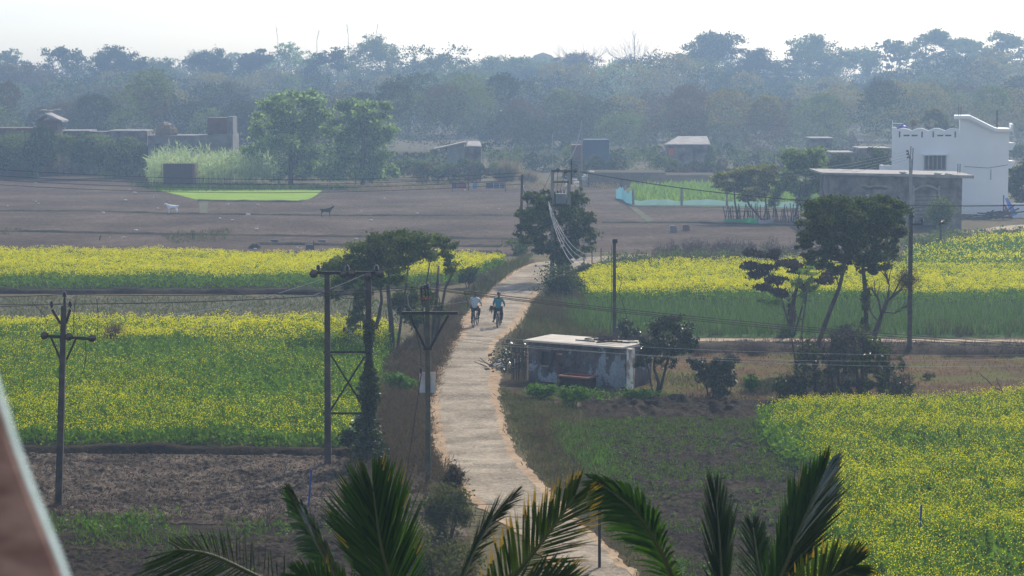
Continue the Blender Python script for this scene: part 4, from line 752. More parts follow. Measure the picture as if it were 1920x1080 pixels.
for i, a in enumerate([('dark creeper covered bush at the foot of the ivy covered pole', 680, 852, 72, 86, 'leaf_glossy', 2600, .15), ('dark shrub below the bend on the right edge of the road', 1058, 560, 110, 62, 'leaf_dark', 3200, .17), ('dark bush at the left edge of the mustard strip before the bend', 876, 540, 42, 44, 'leaf_dark', 1300, .17), ('leafy green bush beside the left verge brush', 748, 742, 70, 42, 'weed', 1500, .13), ('creeper bush below the left end of the hut', 1012, 748, 66, 26, 'weed', 1800, .13), ('bright creeper bush in front of the hand pump', 1078, 762, 60, 34, 'weed', 2000, .13), ('low green bush in front of the right end of the hut', 1200, 752, 90, 20, 'weed', 1500, .12), ('small light green bush on the grass right of the young tree', 1410, 735, 36, 32, 'weed', 900, .14), ('dark bush at the top left of the road bend', 925, 500, 46, 26, 'leaf_mid', 900, .18), ('pale green shrub left of the tree at the bend', 978, 478, 60, 32, 'leaf_mid', 1200, .2), ('yellowish garden shrub at the foot of the near road behind the palm leaves', 842, 1010, 130, 90, 'grass_olive', 6000, .09), ('small dark shrub beside the near pole foot', 850, 925, 60, 50, 'twig', 2200, .12), ('green bush under the near palm leaves at the bottom centre', 830, 1120, 200, 130, 'grass_olive', 6000, .09), ('small shrub in the dry grass right of the thicket', 1740, 712, 26, 14, 'grass_olive', 300, .1), ('grey green shrub in front of the low grey building', 1765, 462, 76, 88, 'leaf_mid', 3200, .2), ('dark green shrub growing on the road edge near the riders', 1092, 520, 60, 26, 'leaf_dark', 1000, .17)]):
    bush('bush', *a[:5], a[5], 100 + i, a[6], a[7])
# dry clumps inside the mustard
for i, (px, py, w, h, lab) in enumerate([(216, 655, 36, 52, 'upright brown dry grass clump in the mustard near the left pole'), (440, 652, 60, 26, 'low brown dry clump in the mustard between the two left poles'), (948, 340, 66, 44, 'big feathery pale grass clump before the far trees'), (990, 345, 40, 26, 'smaller feathery pale grass clump right of the big one')]):
    B = gp(px, py); s = F / B.y; g2 = np.random.default_rng(i); k = 700; up = unit(np.stack([g2.normal(0, .35 * w / h, k), g2.normal(0, .3, k), np.ones(k)], -1)); L = h / s * g2.uniform(.6, 1.15, k); c = np.array([[B.x, B.y, 0]]) + np.stack([g2.normal(0, w / s * .12, k), g2.normal(0, .2, k), np.zeros(k)], -1) + up * (L / 2)[:, None]
    tag(np_mesh('grass_clump', rhomb(c, up, perp(g2, up), L, np.full(k, .03 if i < 2 else .09)), 4, [M['twig'] if i < 2 else M['straw']], loc=(B.x, B.y, 0)), lab, 'grass clump')
# ivy pole foliage is added with the pole.  Mid-distance trees by the net fence
hero_tree('fence_tree', 'small flat topped yellow green tree over the green fence', (1415, 412), [[(1385, 412, .09), (1378, 380, .08), (1376, 350, .05)], [(1432, 412, .1), (1405, 385, .09), (1395, 360, .05)], [(1440, 412, .08), (1436, 380, .07), (1432, 350, .04)]],
          [(1360, 335, 18, 12), (1380, 326, 20, 12), (1400, 340, 20, 14), (1375, 350, 22, 12), (1410, 322, 20, 12), (1435, 318, 20, 12), (1440, 340, 20, 16), (1420, 360, 18, 14), (1400, 368, 16, 10), (1352, 348, 12, 8)], 187, 10000, .30, 'leaf_gold', 31, 1.6, sub=8, mats2=M['leaf_mid'], frac2=.4)
hero_tree('fence_tree', 'tall blue green tree right of the yellow green one by the net fence', (1500, 410), [[(1490, 410, .12), (1498, 375, .1), (1502, 340, .06)], [(1515, 408, .1), (1512, 370, .08), (1510, 330, .05)]],
          [(1490, 295, 24, 14), (1520, 292, 22, 14), (1505, 315, 34, 18), (1480, 325, 18, 16), (1535, 320, 18, 18), (1500, 345, 30, 16), (1470, 350, 14, 12), (1530, 350, 16, 14), (1450, 370, 14, 14), (1510, 375, 20, 12), (1535, 300, 12, 12)], 189, 15000, .32, 'far_mid', 32, 1.8, sub=9, mats2=M['leaf_light'], frac2=.3)
hero_tree('far_tree', 'low round dark tree beside the left wall of the white house', (1640, 340), [[(1640, 360, .15), (1640, 320, .1)]], [(1640, 292, 22, 12), (1622, 303, 16, 12), (1655, 305, 14, 14), (1640, 315, 24, 12)], 212, 3500, .4, 'leaf_dark', 33, 1.5)
hero_tree('far_tree', 'low round dark tree left of the one that touches the white house', (1585, 340), [[(1585, 360, .15), (1585, 320, .1)]], [(1578, 300, 18, 9), (1562, 308, 14, 9), (1595, 308, 14, 10), (1580, 315, 22, 9)], 214, 3000, .4, 'leaf_dark', 34, 1.5)
hero_tree('far_tree', 'dark tree at the right edge of the picture beside the white house', (1915, 400), [[(1915, 410, .15), (1915, 360, .1)]], [(1912, 325, 20, 14), (1900, 345, 14, 14), (1925, 345, 26, 22), (1910, 368, 18, 12), (1940, 320, 20, 16)], 203, 4500, .34, 'leaf_dark', 35, 1.5)
hero_tree('bright_tree', 'big bright green tree left of the pair before the dark far wood', (545, 345), [[(545, 350, .3), (545, 300, .25), (548, 250, .15)]], [(530, 200, 34, 24), (575, 188, 36, 22), (500, 235, 34, 28), (550, 235, 40, 30), (600, 225, 34, 28), (480, 275, 26, 26), (530, 280, 36, 28), (580, 275, 34, 28), (500, 315, 28, 20), (560, 318, 36, 18)], 252, 14000, .5, 'far_green', 36, 3, mats2=M['far_mid'], frac2=.3, sub=9)
hero_tree('bright_tree', 'bright green tree right of the pair before the dark far wood', (680, 345), [[(680, 350, .3), (680, 300, .25), (682, 250, .15)]], [(660, 205, 34, 20), (700, 205, 30, 20), (640, 240, 36, 26), (690, 245, 40, 28), (720, 250, 20, 26), (650, 285, 34, 26), (705, 290, 34, 26), (625, 320, 30, 18), (690, 325, 36, 16), (735, 320, 12, 14)], 250, 13000, .5, 'far_green', 37, 3, mats2=M['far_mid'], frac2=.3, sub=9)
# the belt of tall hazy trees: (px, top, width, distance, kind, label, crown bottom fraction)
BELT = [(40, 112, 150, 285, 'far_brown', 'wide dusky tree with a forked trunk at the far left of the tree belt', .45), (120, 84, 110, 310, 'far_dark', 'tree with a feathery twin tipped crest near the left end of the skyline', .3), (225, 84, 130, 305, 'far_dark', 'dark broad tree with a ragged flat crest above the long low shed', .3), (300, 108, 90, 325, 'far_mid', 'low pale tree dipping between the ragged crest and the grey block building', .3), (320, 172, 100, 288, 'far_gold', 'olive mid height tree above the straw stack', .3), (180, 160, 130, 292, 'far_brown', 'brownish mid height tree above the roof of the long low shed', .3), (395, 92, 110, 312, 'far_dark', 'dark tree with one pointed tip above the grey block building', .3), (430, 150, 110, 290, 'far_brown', 'reddish thin tree behind the right end of the grey block building', .35), (480, 94, 80, 318, 'far_dark', 'small topped tree on the skyline left of the bright green pair', .3), (555, 78, 100, 322, 'far_green', 'pale green tree with bare whips on the skyline above the bright left tree', .3), (530, 125, 130, 300, 'far_gold', 'ochre crowned tree standing behind the bright left tree', .3), (615, 92, 84, 298, 'far_dark', 'dark rounded tree rising between the bright green pair', .3), (690, 62, 120, 316, 'far_mid', 'tall airy tree on the skyline above the bright right tree', .35), (815, 84, 190, 300, 'far_dark', 'largest dark dome of the belt, left of the transformer poles', .25), (860, 150, 120, 288, 'far_brown', 'dusky lower tree on the right shoulder of the largest dark dome', .3), (918, 104, 90, 325, 'far_mid', 'pale low tree at the dip of the skyline right of the largest dome', .3), (985, 104, 110, 318, 'far_mid', 'small bushy top left of the lowest dip of the skyline', .3), (1010, 150, 150, 292, 'far_gold', 'olive spreading tree above the pampas clump', .3), (1085, 96, 100, 322, 'far_brown', 'sparse reddish topped tree above the transformer poles', .4), (1170, 116, 130, 308, 'far_green', 'green tree under the white leafless crown', .3), (1130, 190, 130, 288, 'far_brown', 'dull brown tree behind the blue walled house', .3), (1245, 120, 100, 310, 'far_mid', 'middle height tree left of the tallest dark dome on the right', .3), (1270, 180, 130, 290, 'far_brown', 'brown tree with thin trunks over the shack with the orange panel', .35), (1338, 54, 110, 305, 'far_dark', 'tall dark crown that is the highest on the skyline right of the road', .35), (1425, 86, 110, 300, 'far_dark', 'dark shoulder tree right of the highest crown', .3), (1390, 160, 140, 288, 'far_dark', 'dusky tree above the small fence trees', .3), (1515, 66, 105, 315, 'far_mid', 'pale rounded tree standing free on the skyline above the blue green tree', .4), (1595, 84, 110, 325, 'far_mid', 'thin twiggy tree on the skyline left of the white house', .3), (1540, 165, 140, 290, 'far_gold', 'olive brown tree behind the low round dark trees', .3), (1668, 72, 80, 318, 'far_mid', 'narrow domed tree on the skyline above the wavy parapet', .3), (1742, 50, 90, 312, 'far_mid', 'tall tree with a knobbly top above the stair roof of the white house', .4), (1690, 150, 140, 292, 'far_brown', 'dull tree crown directly behind the parapet of the white house', .3), (1810, 70, 100, 316, 'far_mid', 'wide green tree above the right end of the white house', .35), (1752, 204, 56, 240, 'far_gold', 'small yellow green tree peeping over the middle of the white house', .3), (1840, 125, 120, 296, 'far_gold', 'ochre tree under the wide green tree at the right', .3), (1885, 58, 100, 312, 'far_mid', 'tall tree at the right end of the skyline', .35), (1935, 150, 110, 285, 'far_brown', 'dusky tree cut by the right edge above the white house balcony', .3), (10, 88, 90, 335, 'far_mid', 'pale distant treetop at the left end of the skyline', .3), (765, 150, 110, 289, 'far_mid', 'middle height tree filling the gap right of the bright pair', .3), (1050, 215, 110, 286, 'far_dark', 'low dark tree behind the double transformer pole', .3), (930, 215, 110, 284, 'far_dark', 'low dark tree above the tin shed', .3)]
for i, (px, ty, w, Y, lm, lab, cb) in enumerate(BELT):
    g = random.Random(i * 7 + 1); Y = (Y if Y > 260 else 220) * ((1.32 + .1 * (i % 3)) if ty > 145 else 1.7) + g.uniform(-4, 4); s = F / Y; zt = at(px, ty, Y).z; R_ = w / 2 / s * 1.12; x = at(px, 300, Y).x; root = thing('belt_tree', (x, Y, 0), lab, 'tree'); z0 = zt * cb * .8; mid = (zt + z0) / 2; hh = (zt - z0) / 2; lob = []
    for k in range(26):
        u = g.uniform(-1, .9); a = g.uniform(0, 6.28); q = math.sqrt(1 - u * u) * g.uniform(.35, .85) * R_; q *= 1.15; r = R_ * g.uniform(.26, .42); lob.append((x + q * math.cos(a), Y + q * math.sin(a), mid + u * (hh - r * .6), r, r, r * g.uniform(.6, .9)))
    for k in range(4): lob.append((x + g.uniform(-.4, .4) * R_, Y + g.uniform(-1, 1), zt - R_ * g.uniform(.22, .45), R_ * .34, R_ * .34, R_ * .25))
    mb = MB(); fork = Vector((x + g.uniform(-.6, .6), Y, z0 * g.uniform(.7, 1.1))); mb.tube([(x, Y, -.1), (x + g.uniform(-.4, .4), Y, z0 * .5), fork], [.38, .3, .24], 7); branches(mb, fork, lob[:9] + lob[-1:], .15, i, 2, 5)
    if lm in ('far_brown',) or i % 5 == 2:
        for k in range(16): l = g.choice(lob); e = Vector(l[:3]); mb.tube([e, e + Vector((g.uniform(-1, 1), g.uniform(-1, 1), g.uniform(.5, 2.2)))], [.06, .02], 4)
    mb.build('trunk', M['bark'], root); crown_leaves('crown', lob, (16000 if lm != 'far_brown' else 11000) if i % 4 != 1 else 7500, .56 if i % 3 else .46, M[lm], root, 300 + i, sub=9, sigma=.24 if i % 4 != 1 else .16, aspect=.6, shell=.6, mats2=M['far_mid'] if i % 2 else None, frac2=.3)
bare_tree('bare_tree', 'pale leafless fan shaped tree standing on the skyline right of the road', [[(1188, 330, .4), (1188, 200, .3), (1190, 130, .22), (1190, 95, .1), (1190, 68, .04)]] + [[(1189, 150, .10), (1190 + d * .5, 118, .06), (1190 + d, 84 + abs(d) * .35, .02)] for d in (-48, -34, -20, -9, 10, 22, 36, 50)], 560, M['far_bare'], 5, 220, 3.4)
bare_tree('bare_tree', 'thin reddish leafless tree on the skyline above the transformer poles', [[(1085, 330, .3), (1085, 160, .2), (1085, 110, .1)]] + [[(1085, 150, .1), (1085 + d * .6, 118, .06), (1085 + d, 97 + abs(d) * .1, .03)] for d in (-42, -25, -8, 12, 30, 46)], 552, M['far_bare'], 6, 160, 2.8)
for i, (px, ty) in enumerate([(653, 46), (705, 44), (521, 52), (594, 56)]):
    bare_tree('bare_tree', ['thin straight whip, the left of two poking above the tall airy tree', 'thin straight whip, the right of two poking above the tall airy tree', 'thin bent whip on the skyline at the left of the pale green tree', 'faint branched whip on the skyline above the pale green tree'][i], [[(px + 3, 330, .10), (px + 1, 150, .07), (px, ty + 20, .05), (px + (4 if i % 2 else -3), ty, .05)]], 545, M['bark'], i, 5, .9)
# distant wood behind, and undergrowth at its foot
def mass(name, x0, x1, Y, dY, top, n, ls, m, seed, label, rs=.3):
    """many overlapping round crowns whose leaves sit in rough shells"""
    g = np.random.default_rng(seed); r0 = top * rs; k = int((x1 - x0) / r0 * 3.2); x = np.linspace(x0, x1, k) + g.normal(0, r0 * .4, k); y = Y + g.uniform(-dY, dY, k)
    r = r0 * g.uniform(.55, 1.35, k); tz = top * (.72 + .5 * vnoise(x, y * 0 + 3, top * 1.1, seed)) ; z = np.maximum(r * .3, (tz - r) * g.uniform(0, 1, k) ** .45); per = max(30, n // k)
    w = np.repeat(np.arange(k), per); v = rdir(g, len(w), .35); bump = 1 + .28 * np.sin(v[:, 0] * 7 + w) * np.sin(v[:, 2] * 6 + 2 * w) * np.cos(v[:, 1] * 5 + 3 * w)
    c = np.stack([x[w], y[w], z[w]], -1) + v * (r[w] * bump * g.uniform(.78, 1.06, len(w)))[:, None] * np.array([1, 1, .85]); c[:, 2] = np.abs(c[:, 2])
    a = rdir(g, len(w), -.2); return tag(np_mesh(name, rhomb(c, a, perp(g, a), ls * g.uniform(.6, 1.4, len(w)), ls * g.uniform(.4, .7, len(w))), 4, m, g.integers(0, len(m), k)[w]), label, 'wood', kind='stuff')
mass('far_wood', -190, 190, 640, 10, 18.6, 110000, .8, [M['far_dark'], M['far_mid']], 1, 'pale distant wood closing the gaps behind the belt of trees')
mass('far_wood', -140, 140, 455, 12, 16.2, 150000, .6, [M['far_dark'], M['far_mid'], M['far_dark'], M['far_gold']], 31, 'overlapping hazy crowns between the lower trees and the skyline trees')
mass('far_wood', -170, 170, 575, 8, 17.0, 110000, .7, [M['far_dark'], M['far_brown'], M['far_mid']], 2, 'hazy wood filling the spaces between the belt trees')
mass('undergrowth', -100, 14, 350, 24, 12.6, 130000, .40, [M['far_dark'], M['far_mid'], M['far_brown'], M['far_dark']], 3, 'dusky bushes along the foot of the tree belt left of the road')
mass('undergrowth', 12, 100, 350, 24, 12.6, 120000, .40, [M['far_dark'], M['far_brown'], M['far_mid'], M['far_gold']], 4, 'dusky bushes along the foot of the tree belt right of the road')
mass('undergrowth', -90, -46, 266, 3, 6.4, 46000, .36, [M['far_dark'], M['far_mid']], 5, 'dark bushes before the long low shed and the reddish house')
mass('undergrowth', -29, -9, 262, 2, 2.4, 5000, .4, [M['far_dark'], M['far_mid']], 6, 'low dark bushes at the foot of the bright green pair of trees')
for i_, (pa_, pb_, Y_, h_) in enumerate([(775, 918, 252, 2.6), (1066, 1146, 261, 3.2), (1236, 1344, 263, 2.8)]):
    mass('undergrowth', at(pa_, 300, Y_).x, at(pb_, 300, Y_).x, Y_, 1.2, h_, 5200, .30, [M['far_dark'], M['far_mid'], M['far_brown']], 20 + i_, ['bushes before the leaning tin shed', 'bushes before the blue walled house', 'bushes before the shack with the orange panel'][i_])
mass('undergrowth', 10, 80, 286, 5, 3.6, 22000, .36, [M['far_dark'], M['far_mid']], 8, 'low bushes behind the far sheds right of the road')
mass('undergrowth', -46, 10, 286, 5, 3.6, 18000, .36, [M['far_dark'], M['far_mid']], 9, 'low bushes behind the bright green pair of trees')
mass('undergrowth', 19, 36, 258, 2, 2.2, 5000, .4, [M['far_dark'], M['twig']], 7, 'low dark hedge behind the pale green crop')
# ------------------------------------------------------------------ poles and wires
def post(mb, foot, top, w0, w1, d=None):
    f_, t_ = Vector(foot), Vector(top); d = d or .8; vs = []
    for p, w in ((f_, w0), (t_, w1)):
        for x, y in ((-1, -1), (1, -1), (1, 1), (-1, 1)): vs.append(p + Vector((x * w / 2, y * w * d / 2, 0)))
    mb.add(vs, [(3, 2, 1, 0), (4, 5, 6, 7), (0, 1, 5, 4), (1, 2, 6, 5), (2, 3, 7, 6), (3, 0, 4, 7)])
def disc_ins(p, parent, r=.11, d=Vector((0, -1, 0))):
    mb = MB(); p = Vector(p)
    prof = [(0, .03), (.05, .03), (.06, r), (.09, r * .8), (.10, .035), (.15, .035), (.16, r), (.19, r * .8), (.20, .03), (.25, .025)]
    mb.tube([p + d * z for z, q in prof], [q for z, q in prof], 14); return mb.build('insulator', M['porcelain'], parent, smooth=False)
def pin_ins(p, parent, r=.075, h=.22):
    mb = MB(); p = Vector(p); prof = [(0, .02), (.05, .025), (.06, r), (.10, r * .7), (.11, r * .95), (.15, r * .6), (.16, r * .85), (.20, r * .5), (h, .02)]
    mb.tube([p + Vector((0, 0, z)) for z, q in prof], [q for z, q in prof], 10); return mb.build('insulator', M['porcelain'], parent)
# left pole
Y1 = Yf(962); q = lambda x, y: at(x, y, Y1)
P1 = thing('power_pole', tuple(gp(110, 962)), 'single concrete power pole with forked insulator arms and a crossbar at the left', 'power pole')
b = MB(); ft = q(110, 962); ft.z = 0; post(b, ft, q(120, 573), .20, .15); b.build('post', M['concrete'], P1)
b = MB(); b.tube([q(76, 629), q(178, 636)], .045, 4); b.build('crossarm', M['iron'], P1)
for s_ in (-1, 1): b = MB(); b.tube([q(119 + s_ * 24, 632 + s_), q(119 + s_ * 6, 674)], .03, 4); b.build('brace', M['iron'], P1)
b = MB(); b.tube([q(113, 606), q(98, 580)], .045, 5); b.build('top_arm', M['iron'], P1); b = MB(); b.tube([q(124, 606), q(132, 580)], .04, 5); b.build('top_arm', M['iron'], P1); b = MB(); b.tube([q(122, 592), q(121, 560)], .04, 5); b.build('top_arm', M['iron'], P1)
for x, y in ((97, 578), (132, 578), (121, 560)): pin_ins(q(x, y), P1)
for x, y in ((84, 629), (130, 631), (173, 634)): disc_ins(q(x, y) + Vector((0, .06, 0)), P1)
for pts in ([(60, 566), (84, 592), (90, 618)], [(141, 560), (138, 600), (138, 625)], [(181, 560), (184, 590), (183, 628)], [(160, 640), (162, 665), (158, 690), (148, 712)]):
    b = MB(); b.tube([q(*p) for p in pts], .010, 4); b.build('jumper_wire', M['wire'], P1)
# double pole
Y2 = Yf(883); q = lambda x, y: at(x, y, Y2)
P2 = thing('double_pole', tuple(gp(652, 883)), 'double concrete pole joined by a crossbar and X brace with ivy on its right leg', 'power pole')
for x0_, x1_ in ((615, 613.5), (693, 691)): b = MB(); ft = q(x0_, 883); ft.z = 0; post(b, ft, q(x1_, 512), .22, .17); b.build('post', M['concrete'], P2)
b = MB(); b.box((q(652, 511).x, Y2 - .1, q(652, 511).z), (q(719, 511).x - q(584, 511).x, .1, .1)); b.build('crossarm', M['iron'], P2)
for py in (660, 775): b = MB(); b.tube([q(606, py), q(700, py)], .035, 4); b.build('strut', M['iron'], P2)
for a_, c_ in (((620, 665), (686, 770)), ((684, 668), (618, 772))): b = MB(); b.tube([q(*a_), q(*c_)], .03, 4); b.build('brace', M['iron'], P2)
for x, y in ((589, 511), (645, 512), (660, 511), (691, 516), (712, 511)): disc_ins(q(x, y) + Vector((0, -.1, -.02)), P2, .135)
for x in (597, 651, 706): pin_ins(q(x, 509), P2, .09)
g0 = np.random.default_rng(77); k = 5200; t_ = g0.uniform(0, 1, k) ** .8; zz = q(690, 600).z * (1 - t_); ang = g0.uniform(0, 6.28, k); rad = (.10 + .30 * t_ ** 1.2) * g0.uniform(.5, 1.25, k) * (1 + .5 * np.sin(zz * 3)); c = np.stack([q(692, 700).x + np.cos(ang) * rad, Y2 + np.sin(ang) * rad, zz], -1); a = rdir(g0, k, -.4)
np_mesh('ivy', rhomb(c, a, perp(g0, a), g0.uniform(.08, .16, k), g0.uniform(.06, .10, k)), 4, [M['leaf_glossy'], M['leaf_mid']], g0.uniform(size=k) < .25, parent=P2)
# near road pole with V braced arm
Y3 = Yf(926); q = lambda x, y: at(x, y, Y3)
P3 = thing('power_pole', tuple(gp(803, 926)), 'mossy single power pole with a V braced crossarm and a pale sign beside the road', 'power pole')
b = MB(); ft = q(803, 926); ft.z = 0; post(b, ft, q(801.5, 556), .17, .14); b.build('post', mat('mossy_post', (.10, .10, .07), (.06, .055, .04), 3), P3)
b = MB(); b.box((q(806, 586).x, Y3 - .12, q(806, 586).z), (1.72, .1, .09)); b.build('crossarm', M['iron'], P3)
for a_, c_ in (((768, 590), (798, 653)), ((841, 590), (806, 653))): b = MB(); b.tube([q(*a_) - Vector((0, .1, 0)), q(*c_) - Vector((0, .1, 0))], .035, 4); b.build('brace', M['iron'], P3)
b = MB(); b.box((q(802, 653).x, Y3 - .1, q(802, 653).z), (.26, .14, .07)); b.build('clamp', M['iron'], P3)
for x, t0 in ((790, 545), (797, 543), (802, 540)): b = MB(); b.tube([q(x + 2, 566), q(x, t0)], .02, 4); b.build('pin', M['iron'], P3); pin_ins(q(x, t0 + 3), P3, .06, .2)
b = MB(); rr = random.Random(2)
for i in range(26): p = q(800, 559) + Vector((rr.gauss(0, .06), rr.gauss(0, .05), rr.gauss(0, .02))); b.ball(p, .035, 5, 4)
b.build('nest', mat('nest', (.30, .10, .05), (.16, .07, .05), 8), P3)
m, nt, out = new_mat('pale_sign'); p_ = N(nt, "ShaderNodeBsdfPrincipled"); p_.inputs["Roughness"].default_value = .6
tc = N(nt, "ShaderNodeTexCoord").outputs["Generated"]; sp = N(nt, "ShaderNodeSeparateXYZ"); nt.links.new(tc, sp.inputs[0])
nt.links.new(mixc(nt, .45, ramp(nt, sp.outputs["Z"], [(.15, (.45, .52, .60)), (.5, (.56, .56, .50)), (.85, (.62, .45, .46))]), ramp(nt, noise(nt, 3, 3), [(.4, (.75, .7, .66)), (.6, (.42, .45, .5))])), p_.inputs["Base Color"]); nt.links.new(p_.outputs[0], out.inputs[0])
b = MB(); b.box((q(801.5, 718).x, Y3 + .12, q(801, 718).z), (.50, .02, .64)); b.build('sign', m, P3)
b = MB(); b.tube([q(771, 588), q(788, 655), q(790, 690)], .010, 4); b.tube([q(790, 700), q(760, 905)], .014, 4); b.box(tuple(q(789, 695)), (.07, .07, .16)); b.build('stay_wire', M['wire'], P3)
b = MB(); b.tube([q(777, 588), q(766, 572), q(764, 556), q(768, 548)], .010, 4); b.build('jumper_wire', M['wire_bright'], P3)
b = MB(); b.tube([q(860, 590), q(874, 588), q(878, 570), q(870, 545)], .010, 4); b.build('jumper_wire', M['wire'], P3)
# transformer structure
Y4 = Yf(529); q = lambda x, y: at(x, y, Y4)
P4 = thing('transformer_structure', tuple(gp(1051, 529)), 'two concrete poles carrying a grey transformer, rising out of the tree at the bend', 'transformer')
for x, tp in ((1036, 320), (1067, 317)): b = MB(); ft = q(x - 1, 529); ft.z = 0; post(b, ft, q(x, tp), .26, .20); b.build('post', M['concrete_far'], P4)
for x0_, x1_, py in ((1033, 1080, 320), (1038, 1066, 341), (1036, 1068, 385)): b = MB(); b.tube([q(x0_, py) - Vector((0, .15, 0)), q(x1_, py) - Vector((0, .15, 0))], .055, 4); b.build('crossarm', M['concrete'], P4)
for x, y in ((1046, 319), (1060, 321), (1078, 320)): disc_ins(q(x, y) - Vector((0, .2, 0)), P4, .13)
b = MB(); b.tube([q(1071.5, 345), q(1071.5, 300)], .04, 5); b.build('lightning_rod', M['iron'], P4)
t_ = MB(); c = q(1052, 372); t_.box(c, (.62, .5, .62)); 
for i in range(7): t_.box((c.x - .27 + i * .09, c.y - .30, c.z - .02), (.03, .1, .5))
tr = t_.build('transformer', mat('transformer_grey', (.30, .32, .36), (.22, .24, .27), 2, .5), P4)
for i in range(3): b = MB(); b.tube([c + Vector((-.2 + i * .2, 0, .31)), c + Vector((-.23 + i * .2, 0, .52))], .035, 6); b.build('bushing', M['porcelain'], tr)
for a_, c_ in (((1060, 324), (1048, 362)), ((1046, 323), (1044, 362)), ((1078, 323), (1056, 362)), ((1034, 322), (1013, 368))): b = MB(); b.tube([q(*a_), q(*c_)], .012, 4); b.build('jumper_wire', M['wire'], P4)
b = MB(); b.box(tuple(q(1030, 376)), (.3, .2, .35)); b.build('fuse_box', M['iron'], P4)
# simple poles
def simple_pole(label, base, top, w, m, name='concrete_pole', extra=None, lean=0):
    Yp = Yf(base[1]); r_ = thing(name, tuple(gp(*base)), label, 'pole'); b = MB(); ft = at(base[0], base[1], Yp); ft.z = 0; post(b, ft, at(top[0], top[1], Yp), w, w * .85); b.build('post', m, r_); return r_, (lambda x, y: at(x, y, Yp))
r5, q5 = simple_pole('slim dark pole standing behind the hut', (1152, 636), (1152, 448), .17, M['bark'])
b = MB(); ft = q5(1154, 632); b.box((ft.x + .05, ft.y, .25), (.38, .3, .6)); b.build('base', M['concrete'], r5)
b = MB(); b.tube([q5(1147, 460), q5(1147, 540), q5(1146, 600), q5(1144, 628)], .013, 4); b.tube([q5(1158, 515), q5(1165, 530), q5(1160, 548), q5(1170, 575), q5(1176, 598)], .016, 4); b.box(tuple(q5(1153, 452)), (.24, .2, .2)); b.build('cable', M['wire'], r5)
r6, q6 = simple_pole('tall concrete pole with a short right arm beside the close pair of trees', (1705, 664), (1708, 398), .20, M['concrete'])
b = MB(); b.tube([q6(1704, 421), q6(1730, 420)], .04, 4); b.tube([q6(1704, 406), q6(1714, 406)], .05, 4); b.build('crossarm', M['iron'], r6)
for x, y in ((1729, 418), (1709, 400)): pin_ins(q6(x, y), r6, .075)
disc_ins(q6(1687, 414), r6, .06)
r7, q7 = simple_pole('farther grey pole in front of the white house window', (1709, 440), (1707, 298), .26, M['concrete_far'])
b = MB(); b.tube([q7(1706, 298), q7(1702, 281)], .05, 4); b.build('top_arm', M['iron'], r7)
for y in (283, 289, 295): b = MB(); b.ball(q7(1702 - (y < 292), y), .09, 6, 5); b.build('insulator', M['porcelain'], r7)
r8, q8 = simple_pole('dark pole with bright wires spreading from its top left of the tree at the bend', (976, 472), (979, 327), .20, M['concrete'])
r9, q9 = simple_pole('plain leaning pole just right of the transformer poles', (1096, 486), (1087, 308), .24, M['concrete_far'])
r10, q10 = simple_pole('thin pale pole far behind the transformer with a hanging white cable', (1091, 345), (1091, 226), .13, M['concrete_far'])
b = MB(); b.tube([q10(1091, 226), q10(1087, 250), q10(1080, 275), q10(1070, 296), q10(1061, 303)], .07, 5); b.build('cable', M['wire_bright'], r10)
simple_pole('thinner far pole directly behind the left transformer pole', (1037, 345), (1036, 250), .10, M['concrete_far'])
for i, (x, y0, y1, w, lab) in enumerate([(878, 356, 326, .12, 'short post near the drying clothes'), (667, 350, 325, .1, 'short post at the far field edge right of the bright pair of trees'), (1165, 358, 333, .12, 'short post at the left corner of the net fence'), (1727, 1, 1, .1, '')][:3]): simple_pole(lab, (x, y0), (x, y1), w, M['bark'], 'wooden_post')
for i, (x, y0, y1, lab) in enumerate([(1095, 505, 470, 'left of the three thin posts by the bend'), (1110, 505, 473, 'middle of the three thin posts by the bend'), (1127, 498, 465, 'right of the three thin posts by the bend')]): simple_pole(lab, (x, y0), (x, y1), .07, M['iron'], 'fence_post')
for i, (x, y0, x1_, y1, lab) in enumerate([(186, 450, 189, 441, 'small leaning stick on the ploughed land at the left'), (361, 448, 361, 436, 'small upright stick on the ploughed land by the olive patch'), (588, 470, 588, 452, 'thin stick beside the stone blocks')]): simple_pole(lab, (x, y0), (x1_, y1), .08, M['bark'], 'stick')
def wire(label, a, c, sag, r=.012, m='wire', group=None, name='power_line'):
    a, c = Vector(a), Vector(c); n = 24; pts = []
    for i in range(n + 1): t = i / n; p = a.lerp(c, t); p.z -= sag * 4 * t * (1 - t); pts.append(p)
    b = MB(); b.tube(pts, r, 4); return tag(b.build(name, M[m], loc=tuple(a)), label, 'wire', group)
q1 = lambda x, y: at(x, y, Y1)
q3 = lambda x, y: at(x, y, Y3)
for i, (a_, c_) in enumerate([((97, 570), (790, 541)), ((132, 570), (797, 540)), ((121, 552), (802, 537))]):
    wire(['lower dark wire from the forked left pole to the near road pole', 'middle dark wire from the forked left pole to the near road pole', 'top dark wire from the forked left pole to the near road pole'][i], q1(*a_), q3(*c_), .12, .011)
    wire(['lowest of the three dark wires leaving the near road pole to the right', 'middle of the three dark wires leaving the near road pole to the right', 'highest of the three dark wires leaving the near road pole to the right'][i], q3(*c_), at(2150, (666, 660, 655)[i], 76), .25, .012)
    wire(['lowest', 'middle', 'highest'][i] + ' of the three wires leaving the left pole at the left edge', q1(*a_), at(-150, 575 - i * 10, 60), .05, .011)
q2 = lambda x, y: at(x, y, Y2)
wire('pale wire falling leftward from the left end of the double pole crossbar', q2(645, 508), at(300, 590, 95), .3, .012, 'wire_bright')
wire('pale wire falling leftward from the middle of the double pole crossbar', q2(690, 512), at(330, 620, 95), .3, .012, 'wire_bright')
wire('pale stay wire crossing in front of the ivy covered pole', q2(618, 580), q2(705, 662), .1, .013, 'wire_bright')
